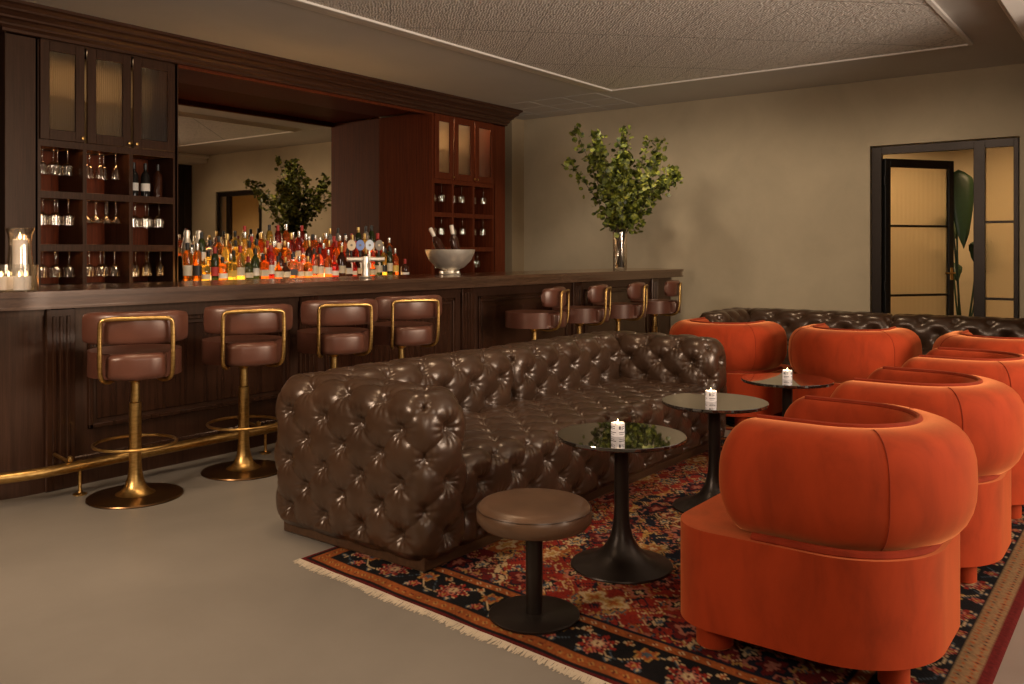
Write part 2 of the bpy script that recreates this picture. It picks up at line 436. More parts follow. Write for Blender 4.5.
# banana plant behind the door
def banana():
    t = tag(empty('banana_plant', (11.4, 1.93, 0)), 'tall broad-leaved potted plant beyond the open glass door', 'plant')
    MB().lathe([(0, 0), (.16, 0), (.2, .3), (.21, .36), (.18, .36), (.17, .32), (0, .32)], 28).build('pot', M['black_metal'], t)
    lm = plain('banana_leaf_green', (.028, .060, .022), .45)
    specs = [(-.02, .10, 2.20, 1.0, .15, -150, .55, 1.35), (-.1, .0, 1.5, .5, .15, 60), (.1, -.1, 1.25, .45, .13, -150), (.0, .15, 1.15, .4, .12, 100), (.12, .1, 1.0, .4, .11, 20), (-.05, -.12, 1.05, .4, .10, -40)]
    for k, sp_ in enumerate(specs):
        dx, dy, sh, ll, wd, az = sp_[:6]; c1, c2 = sp_[6:] or (1.5, 1.25)
        a = math.radians(az); dr_ = Vector((math.cos(a), math.sin(a), 0))
        base = Vector((dx * .3, dy * .3, .3)); tip = Vector((dx, dy, sh)) + dr_ * .1
        MB().tube(smooth_path([base, base.lerp(tip, .5) + Vector((dx * .1, dy * .1, 0)), tip], 2), .011, 6).build('stalk', lm, t)
        vs_, fs = [], []; n = 12
        for i in range(n + 1):
            u = i / n
            c = tip + dr_ * (ll * (.5 if k else .22) * u) + Vector((0, 0, ll * (c1 * u - c2 * u * u)))
            wv = wd * math.sin(PI * min(1, .05 + u * .95)) ** .6
            sd = Vector((-dr_.y, dr_.x, 0))
            for q in (-1, -.5, 0, .5, 1):
                vs_.append(c + sd * (wv * q) + Vector((0, 0, -.06 * abs(q) + .012 * math.sin(i * 2.3 + q * 3))))
        for i in range(n):
            for j in range(4):
                fs.append((i * 5 + j, i * 5 + j + 1, (i + 1) * 5 + j + 1, (i + 1) * 5 + j))
        me = bpy.data.meshes.new('leaf'); me.from_pydata([tuple(v) for v in vs_], [], fs)
        for p in me.polygons: p.use_smooth = True
        o = link('leaf', me, lm, t); sm = o.modifiers.new('s', 'SOLIDIFY'); sm.thickness = .003
banana()

# ------------------------------------------------------------------ back bar joinery
CY = 7.2      # cabinet face
BACK = 8.11   # mirror plane
def cabinet(x0, xs, x1, left=True):
    name = 'back_bar_cabinet'
    t = empty(name, (x0, CY, 0))
    def bb(*a, **k):
        a = list(a); a[0] -= x0; a[1] -= x0; a[2] -= CY; a[3] -= CY
        return a
    wd = M['wood'] if left else M['wood_red']
    fr = MB()
    # sides, end stile, dividers, shelves
    NB = CY + .42
    if left: fr.box(*bb(x0, xs[0], CY - .0, BACK + .02, 0, 3.02), bev=.004)
    else: fr.box(*bb(x0 - .012, x0 + .02, CY - .004, BACK + .02, 0, 3.02))
    if left: fr.box(*bb(x1 - .03, x1, CY, BACK + .02, 0, 3.02))
    else: fr.box(*bb(xs[-1], x1, CY, BACK + .02, 0, 3.02), bev=.004)
    for xx in xs[1:-1]: fr.box(*bb(xx - .017, xx + .017, CY, NB, 1.0, 2.2), bev=.002)
    for xx in (xs[0], xs[-1]): fr.box(*bb(xx - .02, xx + .02, CY, NB, 1.0, 3.02))
    for z in (2.19, 1.775, 1.345): fr.box(*bb(xs[0], xs[-1], CY + .002, NB, z - .017, z + .017), bev=.002)
    for z in (2.19, 1.775, 1.345): fr.box(*bb(xs[0], xs[-1], CY - .001, CY + .014, z - .040, z + .018), bev=.002)
    fr.box(*bb(x0, x1, CY, CY + .03, 3.000, 3.03))
    fr.box(*bb(xs[0], xs[-1], NB, NB + .02, .95, 3.02))
    fr.build('carcass', wd, t)
    MB().box(*bb(xs[0] + .02, xs[-1] - .02, NB - .004, NB, 1.03, 2.16)).build('back_panel', M['wood_red'], t)
    sh = MB()
    sh.box(*bb(xs[0], xs[-1], CY + .24, NB, 2.59, 2.612)); sh.build('inner_shelf', M['glass'], t)
    MB().box(*bb(xs[0] + .02, xs[-1] - .02, NB - .006, NB - .001, 2.215, 3.0)).build('inner_lining', M['niche_wall'], t)  # pale liner added so the door panes look brighter
    # doors with glass and knob
    for i in range(3):
        a, c = xs[i] + .012, xs[i + 1] - .012
        if left and i == 0: a -= .006
        d = MB(); s_ = .075
        for r in ((a, a + s_, 2.205, 3.0), (c - s_, c, 2.205, 3.0), (a + s_ - .002, c - s_ + .002, 2.205, 2.29), (a + s_ - .002, c - s_ + .002, 2.92, 3.0)):
            d.box(*bb(r[0], r[1], CY - .022, CY + .002, r[2], r[3]), bev=.004)
        do = d.build('cabinet_door', wd, t)
        MB().box(*bb(a + s_, c - s_, CY - .012, CY - .006, 2.29, 2.92)).build('glass_pane', M['ribbed_cab'], do)
        kx = (c - .022) if i in (0, 1) and not (i == 2) else a + .022
        if i == 2: kx = a + .022
        if i == 0: kx = c - .022
        if i == 1: kx = c - .022
        k = MB().lathe([(0, 0), (.006, 0), (.006, .012), (.014, .018), (.014, .026), (0, .03)], 14, mat=Matrix.Translation((kx - x0, -.022, 2.24)) @ Matrix.Rotation(PI / 2, 4, 'X'))
        k.build('knob', M['brass'], do)
    # glass-hanging rails and led strips
    for z in (2.173, 1.758, 1.328):
        rl = MB()
        rl.box(*bb(xs[0] + .03, xs[-1] - .03, CY + .345, CY + .36, z - .006, z))
        for i in range(3):
            a, c = xs[i] + .03, xs[i + 1] - .03
            if left and i != 2:
                MB().box(*bb(a + .02, c - .02, CY + .022, CY + .034, z - .010, z)).build('led_strip', M['led'], t)
            for k in range(6):
                xx = a + .02 + (c - a - .04) * k / 5
                rl.box(*bb(xx - .004, xx + .004, CY + .03, CY + .36, z - .016, z))
        o = rl.build('hanging_rail', M['brass'], t)
    return t
LX = [3.27, 3.645, 4.05, 4.47]
RX = [7.95, 8.32, 8.73, 9.15]
tag(cabinet(3.02, LX, 4.50, True), 'dark wooden wall cabinet of stemware bays at the left of the mirror', 'cabinet')
tag(cabinet(7.93, RX, 9.40, False), 'reddish wooden wall cabinet of stemware bays at the right of the mirror', 'cabinet')
# inner lamps of the cabinets
for i, (x, z) in enumerate([(3.87, 2.99), (8.55, 2.99)]):
    d = bpy.data.lights.new('light_cabinet_%d' % i, 'AREA'); d.shape = 'RECTANGLE'; d.size = 1.0; d.size_y = .05; d.energy = 2.2 if i % 2 == 0 else 6.0; d.color = (1, .66, .36)
    o = bpy.data.objects.new('light_cabinet_%d' % i, d); col.objects.link(o); o.location = (x, CY + .12, z)

# crown, soffit
cr = MB()
prof = [(6.98, 3.219), (6.98, 3.19), (7.01, 3.175), (7.03, 3.15), (7.03, 3.13), (7.06, 3.115), (7.09, 3.09), (7.09, 3.07), (7.12, 3.055), (7.14, 3.03), (7.14, 3.01), (7.17, 2.985), (7.17, 2.955), (7.198, 2.95), (7.198, 3.219)]
def sweep_crown(prof, xl, xr):
    b = bmesh.new(); rows = []
    for (y, z) in prof:
        z = 3.219 - (3.219 - z) * .78
        o = CY - y
        pts = [(xl - o, CY + .9, z), (xl - o, y, z), (xr + o * .5, y, z), (xr + o * .5, CY + .9, z)]
        rows.append([b.verts.new(p) for p in pts])
    for a, d in zip(rows, rows[1:]):
        for i in range(3): b.faces.new((a[i], a[i + 1], d[i + 1], d[i]))
    b2 = MB(); b2.add(b); return b2
crown = empty('bar_canopy', (3.0, CY, 2.95))
tag(crown, 'dark wooden crown cornice running along the ceiling over the back bar', 'cornice')
o = sweep_crown(prof, 3.02, 9.40).build('crown_moulding', M['wood_h'], crown); o.location = (-3.0, -CY, -2.95)
sf = MB().box(4.50, 7.92, CY, CY + .06, 2.985, 3.2).box(4.50, 7.92, CY + .06, BACK - .002, 3.04, 3.10)
sf.box(4.50, 7.92, CY - .004, CY + .045, 2.980, 3.0, .004)
o = sf.build('soffit', M['wood_red'], crown); o.location = (-3.0, -CY, -2.95)

# mirror
mm, nt, bs = new_mat('bar_mirror'); bs.inputs['Base Color'].default_value = (.80, .70, .56, 1); bs.inputs['Metallic'].default_value = 1; bs.inputs['Roughness'].default_value = .015
mo = MB().box(4.50, 7.93, BACK, BACK + .012, 1.0, 3.04).build('bar_mirror', mm)
tag(mo, 'large wall mirror behind the bottles between the two cabinets', 'mirror')
# back counter
bc = MB().box(2.99, 9.40, 6.52, 7.195, .96, 1.0, .006).box(4.51, 7.92, 7.15, BACK - .005, .96, 1.0)
cnt = empty('back_counter'); tag(cnt, 'low wooden back counter under the mirror and cabinets', 'counter')
bc.build('counter_top', M['wood_top'], cnt)
cb = MB().box(2.99, 9.40, 6.58, 7.19, 0, .96)
for i in range(10): cb.box(3.03 + i * .64, 3.60 + i * .64, 6.565, 6.585, .12, .9, .006)
cb.build('counter_front', M['wood'], cnt)

# ------------------------------------------------------------------ front bar
bar = empty('bar_counter'); tag(bar, 'long dark wooden bar counter with rounded ends and panelled front', 'bar')
BX0, BX1, BF = 2.22, 9.65, 4.87
def bar_outline(off, back, r0=.62, r1=.20):
    pts = []
    yf = BF - off
    rl = r0 + off; cxl, cyl = BX0, BF + r0
    pts += [(cxl - rl, back)]
    pts += arc(cxl, cyl, rl, 180, 270, 18)
    pts += arc(BX1, BF + r1, r1 + off, 270, 360, 18)
    pts += [(BX1 + r1 + off, back)]
    return pts
tp = MB()
tp.prism(bar_outline(.16, 5.62), 1.062, 1.092, .006, 2, smooth=True)
tp.prism(bar_outline(.145, 5.60), 1.010, 1.063, .008, 2, smooth=True)
tp.prism(bar_outline(.155, 5.60), .998, 1.012, .005, 2, smooth=True)
tp.build('bar_top', M['wood_top'], bar)
bd = MB().prism(bar_outline(0, 5.3), .06, 1.0, smooth=True)
bd.prism(bar_outline(.02, 5.3), .0, .10, .006, 2)
bd.prism(bar_outline(.012, 5.3), .955, 1.0, .006, 2)
bd.build('bar_body', M['wood'], bar)
M['wood_gloss'] = wood('bar_front_wood', (.015, .0065, .004), (.044, .019, .011), rough=.22, coat=.45)
def pilaster(xc, wdt=.16):
    p = MB().box(xc - wdt / 2, xc + wdt / 2, BF - .03, BF + .01, .0, .99, .006)
    for k in (-1, 0, 1): p.box(xc + k * .038 - .010, xc + k * .038 + .010, BF - .037, BF - .028, .14, .95, .003)
    p.box(xc - wdt / 2 - .008, xc + wdt / 2 + .008, BF - .04, BF + .01, 0, .12, .005)
    return p.build('pilaster', M['wood_gloss'], bar)
pil = [2.32, 4.05, 5.80, 7.55, 9.25]
for x in pil: pilaster(x)
for a, c in zip(pil, pil[1:]):
    n = 1
    x0, x1 = a + .16, c - .16
    p = MB(); s_ = .03
    for (xa, xb, za, zb) in ((x0, x1, .30, .30 + s_), (x0, x1, .88, .88 + s_), (x0, x0 + s_, .30, .91), (x1 - s_, x1, .30, .91)):
        p.box(xa, xb, BF - .018, BF + .004, za, zb, .007, 2)
    p.box(x0 + .05, x1 - .05, BF - .007, BF + .004, .35, .86, .005)
    p.box(x0 - .08, x1 + .08, BF - .014, BF + .004, .0, .16, .006)
    p.build('front_panel', M['wood_gloss'], bar)
# curved polished end sheet at the far corner
es = MB(); 
b = bmesh.new(); A = arc(BX1, BF + .20, .206, 275, 352, 20); lo = [b.verts.new((x, y, .12)) for x, y in A]; hi = [b.verts.new((x, y, .97)) for x, y in A]
for i in range(20): b.faces.new((lo[i], lo[i + 1], hi[i + 1], hi[i]))
es.add(b, smooth=True); es.build('end_panel', M['wood_gloss'], bar)

# foot rail
rail = empty('foot_rail', (2.3, 4.66, 0)); tag(rail, 'brass foot rail running along the base of the bar', 'foot rail')
RY = 4.655
pts = [(x - 2.3, y - 4.66, .155) for x, y in arc(2.22, RY + .7, .7, 180, 270, 18)] + [(9.3 - 2.3, RY - 4.66, .155)]
pts += [(x - 2.3, y - 4.66, .155) for x, y in arc(9.3, RY + .4, .4, 270, 360, 12)]
MB().tube(pts, .028, 16).build('rail_tube', M['brass'], rail)
for k in range(6):
    x = .03 + k * 1.2
    MB().lathe([(0, 0), (.035, 0), (.035, .006), (.012, .014), (.009, .02), (.009, .14), (.014, .142), (0, .145)], 16, (x, -.005, 0)).build('rail_post', M['brass'], rail)
    MB().lathe([(.0, -.012), (.0305, -.012), (.0305, .012), (.0, .012)], 18, mat=Matrix.Translation((x, -.005, .155)) @ Matrix.Rotation(PI / 2, 4, 'Y')).build('rail_collar', M['brass'], rail)
    kb = MB().tube([(x - .05, 0, .18), (x - .05, .17, .20)], .010, 10); kb.lathe([(0, -.02), (.014, -.012), (.016, 0), (.014, .012), (0, .02)], 12, (x - .05, .0, .198)); kb.build('rail_bracket', M['brass'], rail)

# ------------------------------------------------------------------ bar stools
def bar_stool():
    t = empty('bar_stool')
    MB().lathe([(0, 0), (.236, 0), (.241, .005), (.238, .011), (.15, .015), (.09, .021), (0, .021)], 56).build('base', M['brass_dark'], t)
    c = MB().lathe([(.10, .020), (.075, .032), (.055, .058), (.042, .095), (.034, .14), (.031, .19), (.031, .50), (.024, .505), (.022, .60), (.022, .61), (.03, .615), (.05, .64), (.055, .652), (0, .652)], 28)
    c.build('column', M['brass'], t)
    r = MB(); r.tube(arc(0, 0, .205, 0, 360, 47, .285)[:-1], .0085, 10, True)
    r.tube([(.0, .02, .285), (.0, .203, .285)], .006, 8); r.build('foot_ring', M['brass'], t)
    # seat: round puck with a squared tongue to the rear
    poly = []
    for i in range(49):
        a = math.radians(-90 + 34 + (360 - 68) * i / 48)
        poly.append((.232 * math.cos(a), .232 * math.sin(a) + .02))
    poly += [(-.145, -.20), (-.14, -.235), (-.115, -.262), (-.06, -.275), (0, -.278), (.06, -.275), (.115, -.262), (.14, -.235), (.145, -.20)]
    s = MB().prism(poly, .652, .785, .032, 5, smooth=True); s.build('seat', M['leather_stool'], t)
    # backrest: curved bolster
    b = bmesh.new(); rows = []; n = 22
    sec = []
    for k in range(20):
        a = 2 * PI * k / 20
        ca, sa = math.cos(a), math.sin(a)
        sec.append((math.copysign(abs(ca) ** .55, ca) * .040, math.copysign(abs(sa) ** .45, sa) * .083))
    for i in range(n + 1):
        u = -1 + 2 * i / n; th = math.radians(-90 + u * 52)
        k = (1 - abs(u) ** 7) ** .5 if abs(u) < 1 else 0
        k = max(k, .02)
        R = .315
        c = Vector((R * math.cos(th), R * math.sin(th) + .08, .915)); nrm = Vector((math.cos(th), math.sin(th), 0))
        rows.append([b.verts.new(c + nrm * (p * k) + Vector((0, 0, q * (k * .45 + .55 if abs(u) < .98 else .3)))) for p, q in sec])
    for a_, d_ in zip(rows, rows[1:]):
        for k in range(20): b.faces.new((a_[k], a_[(k + 1) % 20], d_[(k + 1) % 20], d_[k]))
    b.faces.new(rows[0]); b.faces.new(rows[-1][::-1])
    MB().add(b, smooth=True).build('backrest', M['leather_stool'], t)
    # brass loop behind the backrest
    P = [(-.10, -.06, .645), (-.125, -.16, .632), (-.165, -.240, .655), (-.17, -.268, .72), (-.17, -.270, .92), (-.165, -.274, .958), (-.13, -.279, .966), (0, -.284, .966)]
    P = P + [(-x, y, z) for x, y, z in P[::-1][1:]]
    fine = []
    for a_, d_ in zip(P, P[1:]):
        fine.append(a_)
    fine.append(P[-1])
    MB().tube(smooth_path(fine, 2), .0115, 12).build('back_loop', M['brass'], t)
    bk = MB().tube([(-.10, -.06, .648), (.10, -.06, .648)], .008, 8); bk.box(-.07, .07, -.07, .07, .640, .653); bk.build('seat_bracket', M['brass'], t)
    return t
SY = 4.385
st_pos = [(2.49, SY, -28), (3.17, SY, -24), (3.87, SY, -26), (4.50, SY, -24), (6.14, SY, 23), (6.86, SY, 24), (7.58, SY, 24), (8.35, SY, 25)]
st_lab = ['brown leather swivel bar stool nearest the bar\'s rounded left end',
          'brown leather swivel bar stool right of the leftmost stool, just before the near sofa arm',
          'brown leather swivel bar stool showing above the near arm of the tufted sofa',
          'brown leather swivel bar stool fourth from the left, seen over the sofa\'s back',
          'brown leather bar stool first after the wide gap, seen side-on over the sofa',
          'brown leather bar stool second after the gap, between two side-on stools',
          'brown leather bar stool third after the gap, below the leafy vase',
          'brown leather bar stool farthest away at the bar\'s far right end']
proto = bar_stool()
for i, (x, y, a) in enumerate(st_pos):
    s = proto if i == 0 else copy_tree(proto)
    s.location = (x, y, 0); s.rotation_euler = (0, 0, math.radians(a))
    tag(s, st_lab[i], 'bar stool', 'leather bar stools along the bar')

# ------------------------------------------------------------------ tufted sofas
def tuft(u, v, p, q):
    a = (u / p + v / q) / 2; b = (u / p - v / q) / 2
    P = (np.abs(np.sin(PI * a)) * np.abs(np.sin(PI * b))) ** .55
    da = a - np.round(a); db = b - np.round(b)
    uu = (da + db) * p; vv = (da - db) * q
    r = np.hypot(uu, vv); th = np.arctan2(vv, uu)
    ph = np.round(a) * 2.1 + np.round(b) * 3.7
    pit = 1 - np.exp(-(r / .024) ** 2)
    wr = np.cos(11 * th + ph + .8 * np.sin(3 * th + ph)) * np.exp(-(r / .046) ** 2) * np.minimum(r / .012, 1)
    cush = 1 - np.exp(-(r / .055) ** 2)
    d = .0115 * P + .022 * pit + .013 * cush + .0046 * wr
    d += np.where(r < .0095, .007 * np.sqrt(np.clip(1 - (r / .0095) ** 2, 0, 1)), 0)
    return d
def tufted_block(name, x0, x1, y0, y1, z0, z1, rad, res, mat, parent, p=.1125, q=.11, phase=(0, 0, 0), amp=1.0, slope=None, skip_bottom=True, bulge=.0):
    # rounded box made of gridded faces, every vertex pushed out by the tufting
    lo = np.array([x0, y0, z0]); hi = np.array([x1, y1, z1]); c = (lo + hi) / 2; hs = (hi - lo) / 2
    V = []; Fc = []; off = 0
    for ax in range(3):
        for sgn in (-1, 1):
            if ax == 2 and sgn == -1 and skip_bottom: continue
            i, j = [(1, 2), (0, 2), (0, 1)][ax]
            n1 = max(2, int(2 * hs[i] / res)); n2 = max(2, int(2 * hs[j] / res))
            a = np.linspace(-hs[i], hs[i], n1 + 1); b = np.linspace(-hs[j], hs[j], n2 + 1)
            A, B = np.meshgrid(a, b, indexing='ij')
            P = np.zeros((A.size, 3)); P[:, i] = A.ravel(); P[:, j] = B.ravel(); P[:, ax] = sgn * hs[ax]
            V.append(P)
            idx = np.arange(A.size).reshape(A.shape) + off
            f = np.stack([idx[:-1, :-1], idx[1:, :-1], idx[1:, 1:], idx[:-1, 1:]], -1).reshape(-1, 4)
            flip = (sgn == -1) ^ (ax == 1)
            if flip: f = f[:, ::-1]
            Fc.append(f); off += A.size
    V = np.concatenate(V); Fc = np.concatenate(Fc)
    inner = np.clip(V, -(hs - rad), hs - rad)
    if skip_bottom: inner[:, 2] = np.clip(V[:, 2], -hs[2], hs[2] - rad)
    n = V - inner; ln = np.linalg.norm(n, axis=1, keepdims=True); n = n / np.maximum(ln, 1e-9)
    pos = inner + n * rad
    Wp = pos + c
    wts = np.abs(n) ** 5; wts /= wts.sum(1, keepdims=True)
    ux, uy, uz = (V[:, 0] + c[0] - phase[0]), (V[:, 1] + c[1] - phase[1]), (V[:, 2] + c[2] - phase[2])
    # hold pattern phase on the flat coordinates (unrolled around the rounding)
    dx = tuft(uy, uz, p, q); dy_ = tuft(ux, uz, p, q); dz_ = tuft(ux, uy, p, p)
    D = (wts[:, 0] * dx + wts[:, 1] * dy_ + wts[:, 2] * dz_) * amp
    edge = np.clip((Wp[:, 2] - z0) / .03, 0, 1)
    pos = Wp + n * (D * (.25 + .75 * edge))[:, None]
    if bulge:
        t_ = (Wp[:, 2] - z0) / (z1 - z0); pos[:, 0:2] += n[:, 0:2] * (bulge * np.sin(PI * np.clip(t_, 0, 1)))[:, None]
    if slope: pos = slope(pos)
    key = np.round(V, 5); _, first, inv = np.unique(key, axis=0, return_index=True, return_inverse=True)
    inv = inv.ravel()
    pos = pos[first]; Fc = inv[Fc]
    me = bpy.data.meshes.new(name)
    me.vertices.add(len(pos)); me.vertices.foreach_set('co', pos.astype(np.float32).ravel())
    me.loops.add(Fc.size); me.loops.foreach_set('vertex_index', Fc.astype(np.int32).ravel())
    me.polygons.add(len(Fc)); me.polygons.foreach_set('loop_start', np.arange(0, Fc.size, 4, dtype=np.int32)); me.polygons.foreach_set('loop_total', np.full(len(Fc), 4, np.int32))
    me.polygons.foreach_set('use_smooth', np.ones(len(Fc), bool))
    me.update(calc_edges=True); me.validate()
    return link(name, me, mat, parent)
M['plinth'] = wood('sofa_plinth_wood', (.03, .016, .009), (.075, .038, .020), scale=(1.3, 26, 26))
def sofa(loc, rz, W, D, Hh, res, label):
    # local: x along the length, y=0 is the front, y=D the rear
    t = tag(empty('tufted_sofa', loc, rz), label, 'sofa', 'brown leather tufted sofas')
    m_ = M['leather_sofa']; at = .235; bt = .25; z0 = .048; k = .012
    MB().box(.022, W - .022, .022, D - .022, 0, z0 + .03, .004).build('plinth', M['plinth'], t)
    zt = Hh - .03
    tufted_block('arm', k, at, k, D - k, z0, zt, .075, res, m_, t, D / 8, .108, (0.0, 0.0, zt - .01), bulge=.012)
    tufted_block('arm', W - at, W - k, k, D - k, z0, zt, .075, res * 1.2, m_, t, D / 8, .108, (W, 0.0, zt - .01), bulge=.012)
    nb = max(1, int(round((W - 2 * at) / 1.15)))
    bw = (W - 2 * at) / nb
    for i in range(nb):
        a = at + i * bw
        def sl(P):
            return P
        tufted_block('back', a - (.02 if i == 0 else -.004), a + bw + (.02 if i == nb - 1 else -.004), D - bt, D - k, z0, zt, .07, res * 1.1, m_, t, bw / 10, .108, (a, D, zt - .01))
    tufted_block('seat', at - .015, W - at + .015, k + .012, D - bt + .03, z0, .395, .06, res * 1.1, m_, t, bw / 10, .105, (at, 0.0, .405), 1.0)
    return t
sofa((2.565, 2.37, .007), 0, 2.95, .93, .72, .0062, 'near brown leather tufted sofa standing before the row of bar stools')
sofa((7.70, 3.58, .007), -PI / 2, 3.14, .90, .72, .016, 'far brown leather tufted sofa behind the orange chairs, in front of the glass door')

# ------------------------------------------------------------------ round leather stool
st = tag(empty('round_stool', (2.52, 1.80, .006)), 'low round brown leather stool standing on the rug beside the near sofa', 'stool')
MB().lathe([(0, 0), (.155, 0), (.162, .004), (.162, .010), (.155, .014), (0, .014)], 48).build('base', M['bronze'], st)
MB().lathe([(.030, .012), (.030, .33)], 24).build('column', M['bronze'], st)
MB().lathe([(0, .322), (.15, .322), (.19, .328), (.204, .345), (.206, .365), (.203, .386), (.190, .402), (.17, .408), (.1, .411), (0, .412)], 64).build('seat', M['leather_pouf'], st)
sm = MB(); sm.tube(arc(0, 0, .2035, 0, 360, 63, .388)[:-1], .0022, 6, True)
sm.build('piping', M['leather_sofa'], st)

# ------------------------------------------------------------------ pedestal tables with votives
def ped_table(x, y, r, label, first=None):
    if first is None:
        t = empty('pedestal_table')
        MB().lathe([(0, 0), (.204, 0), (.210, .005), (.207, .010), (.165, .022), (.115, .042), (.074, .075), (.047, .12), (.033, .18), (.030, .24), (.030, .50), (.04, .515), (.06, .522), (0, .522)], 56).build('pedestal', M['bronze'], t)
        MB().lathe([(0, .520), (r - .02, .520), (r - .004, .524), (r, .529), (r, .539), (r - .0025, .5410), (0, .5410)], 72).build('table_top', M['black_gloss'], t)
    else: t = copy_tree(first)
    t.location = (x, y, .006); tag(t, label, 'table', 'black pedestal tables')
    return t
T = [(3.14, 1.80), (4.13, 1.83), (5.10, 1.80)]
tt = ped_table(*T[0], .265, 'round black pedestal table nearest the low leather stool')
ped_table(*T[1], .265, 'round black pedestal table in the middle of the row of three', tt)
ped_table(*T[2], .265, 'round black pedestal table farthest back, in front of the rear orange chairs', tt)
def votive():
    t = empty('votive_candle')
    MB().lathe([(0, 0), (.027, 0), (.028, .004), (.028, .052), (.0265, .053), (.0262, .052), (.0262, .004), (0, .004)], 32).build('holder', M['votive_white'], t)
    MB().lathe([(0, .005), (.0255, .005), (.0255, .040), (.0, .038)], 24).build('wax', M['white_wax'], t)
    MB().lathe([(0, .038), (.0035, .044), (.0045, .050), (.003, .060), (0, .070)], 12).build('flame', M['flame'], t)
    p = MB()
    for k in range(4):      # printed dark marks on the holder
        a0 = k * 90
        for (da, db, z0_, z1_) in ((5, 70, .016, .019), (5, 20, .030, .043), (30, 36, .028, .044), (42, 60, .032, .035), (42, 60, .040, .043), (8, 55, .009, .011)):
            b = bmesh.new(); A = arc(0, 0, .0283, a0 + da, a0 + db, 6)
            lo_ = [b.verts.new((x, y, z0_)) for x, y in A]; hi_ = [b.verts.new((x, y, z1_)) for x, y in A]
            for i in range(6): b.faces.new((lo_[i], lo_[i + 1], hi_[i + 1], hi_[i]))
            p.add(b)
    p.build('printed_mark', M['ink'], t)
    return t
M['ink'] = plain('ink_print', (.06, .05, .05), .6)
M['votive_white'] = plain('frosted_votive', (.80, .76, .74), .3, 0, **{'Transmission Weight': .35, 'Emission Color': (1, .75, .6, 1), 'Emission Strength': .18})
vp = votive()
for i, (x, y, lb) in enumerate([(T[0][0] - .03, T[0][1] + .0, 'small lit votive candle on the nearest black table'), (T[1][0] - .02, T[1][1] + .01, 'small lit votive candle on the middle black table'), (T[2][0] - .0, T[2][1] + .0, 'small lit votive candle on the farthest black table')]):
    v = vp if i == 0 else copy_tree(vp)
    v.location = (x, y, .006 + .5412); v.rotation_euler = (0, 0, .6 + i); tag(v, lb, 'candle', 'votive candles on the tables')
    d = bpy.data.lights.new('light_votive_%d' % i, 'POINT'); d.energy = .5; d.color = (1, .6, .28); d.shadow_soft_size = .006
    o = bpy.data.objects.new('light_votive_%d' % i, d); col.objects.link(o); o.location = (x, y, .006 + .5412 + .085)

